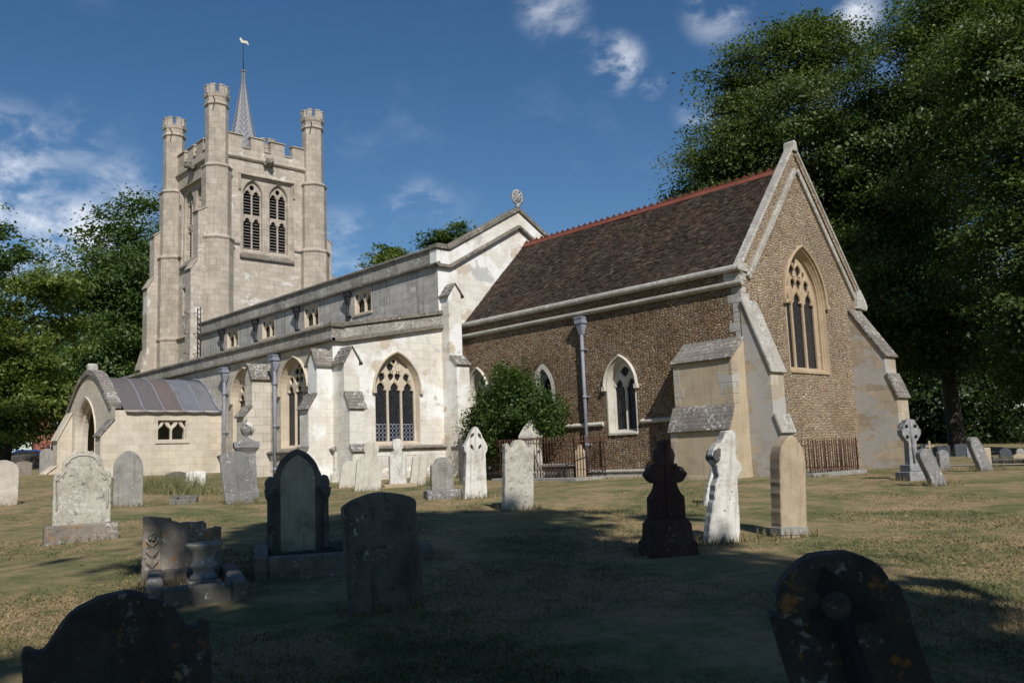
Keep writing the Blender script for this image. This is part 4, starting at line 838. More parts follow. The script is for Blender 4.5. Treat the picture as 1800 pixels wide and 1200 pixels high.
# urn monument behind the leaning stone
o = tag(empty('urn_monument', (-8.5, -10.65, ground_z(-8.5, -10.65)), R(70)), 'tall grey pedestal topped with a draped urn behind the leaning headstone', 'monument')
mb = MB(); mb.rings([[Vector((a*r, b*r, z)) for a, b in ((-1, -1), (1, -1), (1, 1), (-1, 1))] for r, z in ((.30, -.1), (.30, .18), (.26, .22), (.215, 1.15), (.24, 1.20), (.30, 1.28), (.30, 1.36), (.22, 1.46), (.12, 1.52))]); mb.build('pedestal', M['hs_speck'], o, bevel=.01)
mb = MB()
for k in range(4):
    a = k*math.pi/2; F = Frame((math.cos(a)*.30, math.sin(a)*.30, 0), (-math.sin(a), math.cos(a), 0), (math.cos(a), math.sin(a), 0)); mb.prism(F, [(-.28, 1.30)]+[(.28*math.cos(R(t)), 1.30+.16*math.sin(R(t))) for t in range(0, 181, 20)][::1], -.06, .02)
mb.build('pediment', M['hs_speck'], o)
mb = MB(); mb.lathe((0, 0, 1.50), [(.09, 0), (.10, .03), (.05, .07), (.05, .10), (.12, .17), (.155, .26), (.15, .34), (.10, .38), (.12, .41), (.08, .45), (.03, .48), (.035, .52), (.01, .55)], 18); u = mb.build('urn', M['hs_speck'], o)
mb = MB(); mb.tube([(.0, -.15, 1.95), (.11, -.12, 1.86), (.15, -.04, 1.74), (.13, .06, 1.62)], [.05, .06, .05, .02], 7); mb.build('drapery', M['hs_white'], u)
def kerb(label, cx, cy, L, W, yaw, h=.2, t=.14, mat='kerb', fill=None, posts=False, name='grave_kerb', tilt=0):
    o = tag(empty(name, (cx, cy, ground_z(cx, cy)), R(yaw)), label, 'grave kerb'); o.rotation_euler[1] = R(tilt)
    mb = MB()
    mb.box(-L/2, L/2, -W/2, -W/2+t, -.12, h); mb.box(-L/2, L/2, W/2-t, W/2, -.12, h); mb.build('side_kerb', M[mat], o, bevel=.02)
    mb = MB(); mb.box(-L/2, -L/2+t, -W/2+t+.002, W/2-t-.002, -.12, h-.01); mb.box(L/2-t, L/2, -W/2+t+.002, W/2-t-.002, -.12, h-.01); mb.build('end_kerb', M[mat], o, bevel=.02)
    if posts:
        for sx in (-1, 1):
            for sy in (-1, 1): mb = MB(); mb.rings([[Vector((sx*(L/2-t/2)+a*r, sy*(W/2-t/2)+b*r, z)) for a, b in ((-1, -1), (1, -1), (1, 1), (-1, 1))] for r, z in ((t*.62, -.12), (t*.62, h+.06), (t*.45, h+.10))]); mb.build('corner_post', M[mat], o, bevel=.01)
    if fill: mb = MB(); mb.box(-L/2+t, L/2-t, -W/2+t, W/2-t, -.1, h*.35); mb.build('grave_bed', M[fill], o)
    return o
# broken carved headstone with its kerb and vase
o = H('broken stepped headstone with a carved flower column and orange lichen at left', 3.56, -17.26, .84, .72, .16, [(-.42, 0), (.42, 0), (.42, .56), (.345, .56), (.345, .545), (.255, .535), (.255, .61), (.22, .63), (-.02, .63), (-.10, .655), (-.12, .69), (-.41, .72)], 'hs_brown', -20, jit=.006)
mb = MB(); mb.fbox(FL, -.405, -.22, .02, .60, .082, .096); mb.fbox(FL, -.42, .42, .0, .09, .082, .12)
for z in (.16, .27, .38): 
    for s in (-1, 1): mb.tube([FL(-.31, z, .10), FL(-.31+s*.05, z+.07, .11), FL(-.31+s*.065, z+.10, .10)], [.012, .018, .006], 5)
for k in range(5): a = k*1.2566; mb.tube([FL(-.31, .50, .10), FL(-.31+.045*math.cos(a), .50+.045*math.sin(a), .115)], [.016, .024], 6)
mb.tube([FL(-.31, .05, .10), FL(-.31, .46, .10)], .010, 5)
add_relief(o, mb, 'carved_panel', 'hs_brown')
o = tag(empty('stone_vase', (4.22, -17.29, ground_z(4.22, -17.29)+.02), R(70)), 'small flared stone vase on a square foot before the broken headstone', 'vase')
mb = MB(); mb.lathe((0, 0, 0), [(.15, .05), (.135, .09), (.11, .11), (.105, .15), (.135, .18), (.135, .205), (.11, .23), (.115, .29), (.145, .36), (.185, .40), (.185, .425), (.15, .43), (.13, .39), (.02, .36)], 20); mb.build('bowl', M['hs_grey'], o)
mb = MB(); mb.box(-.17, .17, -.17, .17, -.08, .05); mb.build('foot', M['hs_grey'], o, bevel=.012)
kerb('low mossy stone kerb round the plot of the broken headstone', 4.47, -17.49, 1.75, .92, -21, h=.17, t=.15, fill='debris')
# dark gothic headstone on its kerbed plot
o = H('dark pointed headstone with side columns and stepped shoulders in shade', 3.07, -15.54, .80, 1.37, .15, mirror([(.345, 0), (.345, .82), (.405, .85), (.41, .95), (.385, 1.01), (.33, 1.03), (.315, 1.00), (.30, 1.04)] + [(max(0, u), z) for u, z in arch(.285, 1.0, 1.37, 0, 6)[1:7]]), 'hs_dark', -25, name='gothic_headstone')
mb = MB(); mb.prism(FL, lancet(.44, 1.29, .33), .07, .086); add_relief(o, mb, 'inscription_panel', 'hs_mossy')
mb = MB(); mb.box(-.46, .46, -.16, .16, -.12, .07); add_relief(o, mb, 'base', 'hs_dark')
for s in (-1, 1):
    mb = MB(); c = FL(s*.355, 0, .115); mb.lathe((c.x, c.y, 0), [(.055, .07), (.055, .12), (.038, .15), (.034, .40), (.045, .41), (.045, .43), (.032, .44), (.032, .72), (.05, .75), (.06, .80), (.07, .86)], 12); mb.build('column', M['hs_dark'], o)
kerb('dark kerbed grave plot filled with dead leaves below the gothic headstone', 3.95, -15.82, 2.0, 1.35, -27, h=.22, t=.15, fill='debris')
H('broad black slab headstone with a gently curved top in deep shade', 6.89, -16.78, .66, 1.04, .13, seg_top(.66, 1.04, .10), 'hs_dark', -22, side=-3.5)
o = tag(empty('stone_block', (4.82, -14.82, ground_z(4.82, -14.82)), R(60)), 'small dark stone post on the grass right of the black slab', 'stone block')
mb = MB(); mb.rings([[Vector((a*r, b*r, z)) for a, b in ((-1, -1), (1, -1), (1, 1), (-1, 1))] for r, z in ((.11, -.1), (.11, .13), (.08, .19))]); mb.build('block', M['kerb'], o, bevel=.012)
# --- row below the aisle wall
H('small pointed pale headstone leaning right, first of the row below the aisle', -9.90, -6.72, .50, .82, .10, lancet(.50, .82, .26), 'hs_streak', -20, side=9)
H('tall pale keyhole headstone leaning right below the aisle buttress', -8.03, -7.21, .74, 1.40, .12, 'keyhole', 'hs_streak', -24, side=6)
H('upright cream keyhole headstone on a low base below the aisle window', -9.27, -5.28, .56, 1.40, .14, 'keyhole', 'hs_white', -10, plinth=(1.1, .5, .10, 'hs_tan'))
H('round-topped pale headstone leaning right beside the cream keyhole stone', -9.44, -4.43, .52, .96, .11, seg_top(.52, .96, .10), 'hs_streak', -14, side=9)
o = H('grey inscribed headstone with small shoulders on a rough block, lawn in front of the aisle', -1.57, -9.54, .50, .70, .13, 'shouldered', 'hs_grey', -22, plinth=(.76, .36, .20, 'hs_speck'))
mb = MB(); rr = random.Random(2)
for k, wd in enumerate((.16, .22, .18, .24, .20)):
    u = -wd/2
    while u < wd/2: L = rr.uniform(.012, .03); mb.fbox(FL, u, u+L, .745-.035*k, .762-.035*k, .0651, .0662); u += L+.008
add_relief(o, mb, 'inscription', 'hs_dark')
H('plain dark wooden cross at the angle of aisle and bush', -8.74, -3.17, .62, 1.42, .09, [(-.075, 0), (.075, 0), (.07, 1.08), (.31, 1.08), (.31, 1.21), (.07, 1.21), (.07, 1.42), (-.07, 1.42), (-.07, 1.21), (-.31, 1.21), (-.31, 1.08), (-.07, 1.08)], 'wood', -30, name='wooden_cross', cat='grave cross', jit=.001)
# pale gabled stone pierced with four small openings
def pierced():
    out = resample(scaled(SHAPES['gabled'], .50, 1.50), .05, .004, random.Random(8)); out = [(u, z-(.14 if z < .02 else 0)) for u, z in out]
    hl = [dagger(s*.085, z, .030, .075, r_) for s, z, r_ in ((-1, 1.30, -.5), (1, 1.30, .5), (-1, 1.06, .5), (1, 1.06, -.5))]
    mb = MB(); mb.plate(FL, out, hl, -.085, .085, .012); o = mb.build('pierced_headstone', M['hs_white']); o.location = (-.97, -9.15, ground_z(-.97, -9.15)); o.rotation_euler = (0, R(2), R(90-22))
    mb = MB(); mb.fbox(FL, -.11, .11, .9, 1.4, -.03, -.015); mb.build('dark_backing', M['hs_dark'], o)
    return tag(o, 'white and rusty gabled headstone pierced by four small leaf openings', 'headstone')
pierced()
o = H('tall worn cream headstone with a scalloped top beside the railed enclosure', 1.57, -10.27, .58, 1.28, .15, 'scalloped', 'hs_pale', -18, side=3)
# --- pale pyramid-topped monument, headstone and chest tomb inside the railed enclosure
o = tag(empty('pyramid_monument', (-7.55, -1.15, ground_z(-7.55, -1.15)), R(10)), 'pale square monument with a blunt pyramid top rising behind the railings', 'monument')
mb = MB(); mb.rings([[Vector((a*r, b*r, z)) for a, b in ((-1, -1), (1, -1), (1, 1), (-1, 1))] for r, z in ((.36, -.1), (.36, .25), (.27, .32), (.24, 1.32), (.30, 1.38), (.30, 1.46), (.22, 1.66), (.08, 1.92), (.06, 1.97))]); mb.build('shaft', M['hs_streak'], o, bevel=.012)
H('small round-topped pale headstone standing inside the corner of the railed enclosure', -5.95, -.55, .40, 1.14, .10, [(-.2, 0), (.2, 0), (.2, .86), (.15, .93), (.09, .98), (.05, 1.08), (0, 1.12), (-.05, 1.08), (-.09, .98), (-.15, .93), (-.2, .86)], 'hs_tan', -15)
o = tag(empty('chest_tomb', (-7.0, -.62, ground_z(-7, -.62))), 'low mossy chest tomb behind the railings against the chancel wall', 'tomb')
mb = MB(); mb.box(-.85, .85, -.3, .3, -.1, .42); mb.build('chest', M['kerb'], o, bevel=.015); mb = MB(); mb.box(-.95, .95, -.38, .38, .42, .52); mb.build('lid', M['hs_grey'], o, bevel=.02)
def railing(label, corners, h, spike, mat='rust', step=.125, rails=(.18, .86)):
    """iron railing along the corner points, on a stone base slab"""
    z0 = ground_z(*corners[0])+.10; o = tag(empty('iron_railing', (corners[0][0], corners[0][1], z0)), label, 'railing'); L0 = Vector(o.location)
    for ci, (a, b) in enumerate(zip(corners, corners[1:])):
        a, b = Vector((*a, 0)), Vector((*b, 0)); D = (b-a).length; dr = (b-a)/D; n = int(D/step); loc = lambda p, z: Vector((p.x-L0.x, p.y-L0.y, z))
        for k in range(n+1):
            p = a+dr*(k*D/n); mb = MB(); main = k in (0, n); r = .021 if main else .0135; hh = h*(1.04 if main else 1)
            mb.tube([loc(p, 0), loc(p, hh-.09), loc(p, hh-.06), loc(p, hh)], [r, r, r*2.0 if spike else r, .003], 6)
            if spike: mb.lathe(loc(p, hh-.12), [(r, -.015), (r*1.8, 0), (r, .015)], 6)
            mb.build('bar', M[mat], o)
        mb = MB()
        for z in rails: mb.box(*(lambda A, B: (min(A.x, B.x)-.012, max(A.x, B.x)+.012, min(A.y, B.y)-.012, max(A.y, B.y)+.012))(loc(a, 0), loc(b, 0)), h*z-.012, h*z+.012)
        mb.build('rail', M[mat], o)
        n_ = Vector((-dr.y, dr.x, 0)); mb = MB(); k_ = .17-.006*ci; q = [loc(a-dr*k_, 0)+n_*k_, loc(b+dr*k_, 0)+n_*k_, loc(b+dr*k_, 0)-n_*k_, loc(a-dr*k_, 0)-n_*k_]; dz = -.005*ci
        mb.rings([[p+Vector((0, 0, z+dz)) for p in q] for z in (-.3, -.001)]); mb.build('base_slab', M['hs_grey'], o, bevel=.015)
    return o
railing('rusty spiked iron railing round a plot against the chancel wall', [(-8.85, -.12), (-8.85, -1.5), (-5.3, -1.5), (-5.3, -.12)], 1.28, True)
railing('plain rusty iron railing below the east gable wall', [(2.1, -.75), (2.1, 1.75), (.25, 1.75)], .86, False, step=.115, rails=(.10, .80))
# --- right of the centre
def solid_cross(name, label, x, y, prof, th, mat, yaw, side, chips=None, cat='grave cross', taper=None):
    o = tag(empty(name, (x, y, ground_z(x, y))), label, cat); o.rotation_euler = (Matrix.Rotation(R(90+yaw), 4, 'Z') @ Matrix.Rotation(R(side), 4, 'Y')).to_euler(); return o
o = solid_cross('granite_cross', 'dark red granite cross with lobed arms on a stepped foot, half in shade', 7.05, -12.97, None, .2, 'granite_red', -28, 1)
pr = mirror([(.21, .36), (.205, .66), (.16, .71), (.13, .77), (.115, .83)] + [(.15, .825), (.20, .85), (.255, .925), (.20, 1.0), (.15, 1.02), (.09, 1.015)] + [(.105*math.cos(R(a)), 1.14+.12*math.sin(R(a))) for a in range(-30, 61, 15)] + [(.05, 1.26), (.05, 1.31), (0, 1.33)])
mb = MB(); mb.prism(FL, pr, -.085, .085); mb.prism(FL, mirror([(.03, .4), (.028, 1.28), (0, 1.30)]), .084, .10); mb.prism(FL, [(-.125, 1.015), (.125, 1.015), (.125, 1.05), (-.125, 1.05)], -.10, .098); mb.build('cross', M['granite_red'], o, bevel=.012)
mb = MB(); mb.rings([[Vector((a*rx, b*ry, z)) for a, b in ((-1, -1), (1, -1), (1, 1), (-1, 1))] for rx, ry, z in ((.285, .22, -.1), (.28, .22, .15), (.245, .18, .19), (.24, .17, .36), (.21, .12, .42))]); mb.build('foot', M['granite_red'], o, bevel=.012)
# white leaning cross with a broken arm
o = solid_cross('broken_cross', 'white lichened cross leaning right with one arm broken to a stump', 6.97, -11.76, None, .18, 'hs_white', -28, 6.5)
pl_ = [(.20, -.12), (.19, .30), (.16, .55), (.145, .72), (.16, .84), (.21, .90), (.19, .98), (.12, 1.04), (.105, 1.20), (.09, 1.36), (.03, 1.40), (-.05, 1.39), (-.085, 1.28), (-.11, 1.24), (-.17, 1.20), (-.22, 1.08), (-.20, .98), (-.15, .93), (-.14, .86), (-.12, .80), (-.16, .70), (-.17, .52), (-.21, .30), (-.23, .12), (-.22, -.12)]
mb = MB(); mb.prism(FL, resample(pl_, .05, .007, random.Random(3)), -.085, .085); mb.build('cross', M['hs_white'], o, bevel=.014)
mb = MB(); mb.prism(FL, resample([(-.20, 1.13), (-.13, 1.17), (-.12, 1.02), (-.18, .98), (-.225, 1.03)], .03, .004, random.Random(4)), -.13, .125); mb.build('arm_stump', M['hs_dark'], o, bevel=.012)
H('narrow white slab leaning behind the broken white cross', 4.28, -8.10, .36, .92, .10, [(-.18, 0), (.18, 0), (.17, .5), (.15, .88), (.02, .92), (-.06, .8), (-.12, .45)], 'hs_white', -30, side=10)
o = H('tan sandstone headstone with a pointed arch top standing right of the white cross', 7.45, -10.98, .40, 1.31, .22, lancet(.40, 1.31, .33), 'hs_tan', -22, side=3.5)
mb = MB(); mb.prism(FL, [(u, z+.04) for u, z in seg_top(.425, .12, .02)], -.122, .121); mb.build('foot', M['hs_grey'], o, bevel=.01)
# grey granite wheel cross on two steps
o = solid_cross('wheel_cross', 'grey granite wheel-headed cross on two square steps by the north-east buttress', 5.12, -1.84, None, .2, 'granite', -28, 0)
outer = mirror([(.115, .30), (.095, .78)] + [(.215*math.cos(R(a)), 1.02+.235*math.sin(R(a))) for a in range(-62, -14, 12)] + [(.235, .97), (.235, 1.07)] + [(.215*math.cos(R(a)), 1.02+.235*math.sin(R(a))) for a in range(16, 64, 12)] + [(.10, 1.28), (0, 1.30)])
mb = MB(); mb.plate(FL, outer, [oval(s*.11, 1.02+q*.115, .042, .045, 10) for s in (-1, 1) for q in (-1, 1)], -.08, .08, .01); mb.tube([FL(0, .35, .08), FL(0, 1.25, .08)], .035, 4); mb.build('cross', M['granite'], o)
for w_, z0, z1 in ((.27, -.1, .17), (.19, .17, .32)): mb = MB(); mb.box(-w_, w_, -w_*.9, w_*.9, z0, z1); mb.build('step', M['granite'], o, bevel=.012)
H('lichened round-topped slab leaning far left beside the granite wheel cross', 6.17, -3.14, .30, .80, .16, seg_top(.30, .80, .12), 'hs_speck', -30, side=-23)
H('small rough stone standing behind the lichened leaning slab', 4.0, 2.6, .30, .55, .14, seg_top(.30, .55, .14), 'hs_speck', -30)
H('speckled slab leaning left alone on the right lawn', 5.27, 1.89, .32, .92, .16, [(-.16, 0), (.16, 0), (.16, .6), (.10, .84), (-.02, .92), (-.12, .88), (-.16, .7)], 'hs_speck', -30, side=-20)
H('tan upright headstone behind the speckled leaning slab', 4.30, 4.61, .36, .56, .10, seg_top(.36, .56, .01), 'hs_tan', -30)
# --- far graves under the trees at right
for k, (x, y, w_, h_, m_, lb) in enumerate([(-5.9, 25.35, .60, .66, 'slate_far', 'dark upright slab left of the small far cross under the limes'), (-4.6, 24.2, .62, .56, 'slate_far', 'dark polished slab right of the small far cross'), (-3.6, 23.8, .66, .60, 'slate_far', 'dark slab next to the lime trunk'),
        (-1.97, 20.7, .5, .5, 'granite', 'grey far headstone right of the lime trunk'), (1.12, 15.58, .45, .42, 'slate_far', 'dark far headstone near the right edge'), (.80, 18.2, .34, .36, 'hs_grey', 'pale grey far headstone at the right edge'), (2.9, 11.5, .4, .26, 'hs_tan', 'low tan far headstone right of the leaning slab')]):
    H(lb, x, y, w_, h_, .10, seg_top(w_, h_, .02 if k < 3 else .12), m_, -45)
H('small pale far cross shining before dark slabs under the limes', -3.17, 19.16, .36, .80, .06, [(-.045, 0), (.045, 0), (.045, .52), (.18, .52), (.18, .61), (.045, .61), (.045, .80), (-.045, .80), (-.045, .61), (-.18, .61), (-.18, .52), (-.045, .52)], 'hs_tan', -60, name='stone_cross', cat='grave cross', jit=.001)
kerb('low far grave kerb with corner posts behind the right lawn', 3.4, 9.2, 1.9, .8, -20, h=.12, t=.1, mat='kerb', posts=True)
kerb('tumbled low kerb stones left of the leaning grey headstone', -7.75, -12.6, 1.2, .6, -25, h=.14, t=.14, tilt=3)
# --- foreground, cut off by the bottom of the picture
o = H('big dark lichened headstone with a scrolled top, bottom left foreground', 8.40, -19.55, .94, .77, .15, 'scrolled', 'hs_shaded', -14, side=-3, jit=.006)
o = H('dark leaning headstone with round shoulders and a carved flower, bottom right foreground', 11.39, -16.95, .66, .92, .14, 'round_shoulder', 'hs_shaded', -52, side=-13, jit=.005)
mb = MB(); c = (.0, .66)
for k in range(3):
    a = R(90+k*120); mb.prism(FL, [(c[0]+u*math.cos(a)-v_*math.sin(a), c[1]+u*math.sin(a)+v_*math.cos(a)) for u, v_ in ((.04, -.05), (.10, -.07), (.20, 0), (.10, .07), (.04, .05))], .071, .083)
mb.tube([FL(0, .60, .075), FL(0, .05, .075)], [.05, .06], 4); add_relief(o, mb, 'carved_flower', 'hs_black')
mb = MB(); mb.rings([[FL(c[0]+r*math.cos(t), c[1]+r*math.sin(t), d_) for t in np.linspace(0, 2*math.pi, 20, endpoint=False)] for r, d_ in ((.075, .070), (.07, .088), (.05, .094))]); add_relief(o, mb, 'carved_disc', 'hs_shaded')

# longer grass left by the mower round the foot of every stone
fx, fy = [], []
for q in list(col.objects):
    if q.parent is None and q.get('category') in ('headstone', 'grave cross', 'grave kerb', 'monument', 'vase', 'tomb', 'railing', 'stone block') and (q.location-CAM).length < 40:
        m = 190 if q.get('category') != 'grave kerb' else 160; a_ = q.rotation_euler.z; wd = .42 if q.get('category') != 'grave kerb' else .9
        u = rng.uniform(-wd, wd, m); w_ = rng.choice((-1, 1), m)*rng.uniform(.10, .22, m)*(1 if wd < .5 else 3.4)
        fx.append(q.location.x+u*math.cos(a_)-w_*math.sin(a_)); fy.append(q.location.y+u*math.sin(a_)+w_*math.cos(a_))
fx, fy = np.concatenate(fx), np.concatenate(fy); ux = rng.uniform(-12, -.1, 1500); fx = np.concatenate([fx, ux]); fy = np.concatenate([fy, -.22-rng.uniform(0, .2, 1500)])
tag(blades('edge_grass', fx, fy, rng.uniform(.04, .16, len(fx)), np.full(len(fx), .014), mgb, .7), 'longer unmown grass fringing the foot of the graves and church walls', 'grass', kind='stuff')
# ================================================================ TREES
def leaf_mat(name, c0, c1, c2):
    t = NT(name); g = t.n('ShaderNodeNewGeometry'); v = t.math('ADD', t.math('MULTIPLY', g.outputs['Random Per Island'], .55), t.math('MULTIPLY', t.noise(t.pos(), .8, 3), .45))
    c = t.ramp(v, [(.25, c0), (.5, c1), (.75, c2)])
    t.put(t.b.inputs['Base Color'], c); t.b.inputs['Roughness'].default_value = .5; t.b.inputs['Specular IOR Level'].default_value = .35
    tr = t.n('ShaderNodeBsdfTranslucent'); t.l(t.mix(1, c, (1.5, 1.7, .6), 'MULTIPLY'), tr.inputs['Color']); mx = t.n('ShaderNodeMixShader'); mx.inputs[0].default_value = .36
    t.l(t.b.outputs[0], mx.inputs[1]); t.l(tr.outputs[0], mx.inputs[2]); t.l(mx.outputs[0], t.out.inputs['Surface']); return t.m
LM = {'lime': leaf_mat('lime_leaf', (.036, .064, .014), (.072, .106, .026), (.15, .175, .064)),
      'dark': leaf_mat('dark_leaf', (.018, .036, .009), (.030, .055, .013), (.050, .080, .020)),
      'light': leaf_mat('light_green_leaf', (.070, .105, .018), (.12, .16, .030), (.20, .22, .06)),
      'mid': leaf_mat('mid_green_leaf', (.036, .070, .016), (.062, .105, .024), (.11, .155, .042)),
      'bush': leaf_mat('evergreen_leaf', (.028, .058, .012), (.055, .095, .022), (.11, .155, .042))}
bark = stone('bark', [(.045, .036, .027), (.075, .06, .045), (.10, .085, .065)], (.03, .026, .02), .4, world=False, bump=.06)
def at(px, py, depth): return CAM + _f*depth + _r*((px-900)/1556.5*depth) + _u*((600-py)/1556.5*depth)
def leaf_cloud(name, ells, n_clumps, per, spread, size, mat, parent, seed, droop=.45, shell=.62):
    """ells: (centre, (rx, ry, rz)) blobs of the crown; leaf sprays spread through their outer volume"""
    g = np.random.default_rng(seed); vol = np.array([r[0]*r[1]*r[2] for _, r in ells])**.75; pick = g.choice(len(ells), n_clumps, p=vol/vol.sum())
    c = np.array([e[0] for e in ells])[pick]; r = np.array([e[1] for e in ells])[pick]
    d = g.normal(size=(n_clumps, 3)); d /= np.linalg.norm(d, axis=1)[:, None]
    # boughs first: leaf sprays gather round them in flattened shelves, with gaps between
    nb = max(6, n_clumps//9); bi = g.integers(0, nb, n_clumps); bp = g.choice(len(ells), nb, p=vol/vol.sum()); bd = g.normal(size=(nb, 3)); bd /= np.linalg.norm(bd, axis=1)[:, None]
    rad = np.where(g.uniform(0, 1, nb) < .16, g.uniform(.15, shell, nb), g.uniform(shell, 1.02, nb)**.8)*(1+.10*np.sin(bd[:, 0]*7+seed)+.08*np.sin(bd[:, 2]*8+seed*2))
    bc = np.array([e[0] for e in ells])[bp] + bd*np.array([e[1] for e in ells])[bp]*rad[:, None]
    own = g.normal(size=(n_clumps, 3))*np.array([1, 1, .38])*(spread*1.75*g.uniform(.6, 1.35, nb))[bi][:, None]; own[:, 2] -= .22*np.hypot(own[:, 0], own[:, 1])
    cc = bc[bi]+own; d = bd[bi]; r = np.array([e[1] for e in ells])[bp][bi]
    out = d*r; out /= np.linalg.norm(out, axis=1)[:, None]
    N = n_clumps*per; base = np.repeat(cc, per, 0); s = spread*g.uniform(.6, 1.35, n_clumps).repeat(per)
    o = g.normal(size=(N, 3))*s[:, None]; o[:, 2] *= droop; o[:, 2] -= .25*np.abs(o[:, 0]*0+np.hypot(o[:, 0], o[:, 1]))*.6
    p = base+o; nrm = np.repeat(out, per, 0)*.5+g.normal(size=(N, 3))*.55+np.array([0, 0, .75]); nrm /= np.linalg.norm(nrm, axis=1)[:, None]
    a = np.cross(nrm, g.normal(size=(N, 3))); a /= np.linalg.norm(a, axis=1)[:, None]; b = np.cross(nrm, a); L = size*(g.uniform(.6, 1.25, n_clumps).repeat(per)*g.uniform(.5, 1.35, N))[:, None]
    P = np.empty((N, 4, 3)); P[:, 0] = p-a*L*.55; P[:, 1] = p+b*L*.34+nrm*L*.08; P[:, 2] = p+a*L*.6-nrm*L*.1; P[:, 3] = p-b*L*.34+nrm*L*.08
    o = tri_cloud(name, P, mat); o.parent = parent; o.matrix_parent_inverse = Matrix.Translation(parent.location).inverted(); return cc
def tree(name, label, base, ells, n, per, spread, size, mat, tr, seed, group=None, cat='tree', limbs=16, droop=.45, crown_low=None):
    bx_, by_ = base; z0 = ground_z(bx_, by_); t = tag(empty(name, (bx_, by_, z0)), label, cat, group)
    cc = leaf_cloud('crown', ells, n, per, spread, size, LM[mat], t, seed, droop)
    g = random.Random(seed); mb = MB(); cen = sum((Vector(e[0]) for e in ells), Vector())/len(ells); top = Vector((cen.x*.6+bx_*.4, cen.y*.6+by_*.4, cen.z+.35*max(e[1][2] for e in ells))); b0 = Vector((bx_, by_, z0))
    axis_ = [b0+Vector((0, 0, -.3)), b0+Vector((0, 0, .5))]+[b0.lerp(top, k)+Vector((g.uniform(-.2, .2), g.uniform(-.2, .2), 0))*tr for k in (.25, .5, .75, 1)]
    mb.tube(axis_, [tr*1.35, tr, tr*.82, tr*.6, tr*.35, tr*.08], 10); o = mb.build('trunk', bark); o.parent = t; o.matrix_parent_inverse = Matrix.Translation(t.location).inverted()
    mb = MB()
    for k in range(limbs):
        e = Vector(cc[g.randrange(len(cc))]); f = g.uniform(.25, .85); s = b0.lerp(top, f); e.z = max(e.z, s.z-1); m = s.lerp(e, .5)+Vector((0, 0, .08*(e-s).length)); rr = tr*(.42-.3*f)
        mb.tube([s, m, e], [rr, rr*.6, rr*.15], 6)
    o = mb.build('limb', bark); o.parent = t; o.matrix_parent_inverse = Matrix.Translation(t.location).inverted(); return t
def E_(px, py, depth, rx, ry, deep=1.0):
    k = depth/1556.5; return (at(px, py, depth), (rx*k, rx*k*deep, ry*k))
def E2(*a): c, r = E_(*a); return (np.array(c), r)
LG = 'tall lime trees east of the church'
def gnd(px, depth): p = at(px, 790, depth); return (p.x, p.y)
# the limes at the right
tree('lime_tree', 'tall lime tree whose sunlit crown rises behind the chancel roof and gable', gnd(1430, 62), [E2(1400, 190, 62, 130, 110), E2(1290, 270, 62, 70, 80), E2(1330, 150, 62, 55, 50), E2(1420, 100, 62, 80, 55), E2(1245, 340, 62, 48, 40), E2(1400, 330, 62, 140, 120), E2(1500, 300, 62, 110, 140), E2(1222, 285, 62, 26, 24), E2(1212, 325, 62, 22, 20), E2(1258, 215, 62, 30, 28), E2(1282, 160, 62, 28, 26), E2(1318, 105, 62, 30, 24), E2(1362, 62, 62, 30, 22), E2(1410, 50, 62, 26, 20), E2(1465, 75, 62, 30, 24)], 1400, 150, .66, .21, 'lime', .55, 11, LG)
tree('lime_tree', 'lime tree with a thick dark trunk showing right of the wheel cross', gnd(1683, 56), [E2(1600, 160, 56, 110, 150), E2(1660, 330, 56, 120, 150), E2(1560, 420, 56, 100, 110), E2(1600, 560, 56, 110, 80), E2(1700, 60, 56, 120, 120), E2(1545, 60, 56, 34, 60), E2(1525, 190, 56, 40, 40), E2(1720, 560, 56, 110, 90)], 1750, 150, .70, .20, 'lime', .52, 12, LG)
tree('lime_tree', 'dark shaded lime tree hanging in from the right edge', gnd(1960, 44), [E2(1830, 140, 44, 150, 160), E2(1790, 330, 44, 80, 90), E2(1850, 480, 44, 130, 150), E2(1900, 620, 44, 130, 60), E2(1760, 60, 44, 70, 90)], 1400, 120, .6, .18, 'lime', .5, 13, LG)
tree('dark_tree', 'dense dark tree filling the gap between the chancel gable and the lime trunk', gnd(1590, 78), [E2(1590, 560, 78, 130, 120), E2(1680, 640, 78, 120, 110), E2(1790, 620, 78, 110, 130), E2(1540, 420, 78, 100, 120), E2(1640, 470, 78, 120, 140)], 1300, 55, .85, .36, 'dark', .5, 14)
for k, (px, d_, lb) in enumerate(((1600, 84, 'low dark bush left of the lime trunk at the far edge of the lawn'), (1650, 88, 'sunlit low bush just left of the lime trunk'), (1725, 90, 'low dark bush right of the lime trunk'), (1800, 86, 'low dark bush at the far right edge'))):
    tree('hedge_bush', lb, gnd(px, d_), [E2(px, 745, d_, 42, 45), E2(px+14, 765, d_, 40, 28)], 260, 34, .5, .30, 'light' if k == 1 else 'dark', .12, 30+k, 'low bushes under the limes', 'bush', 5)
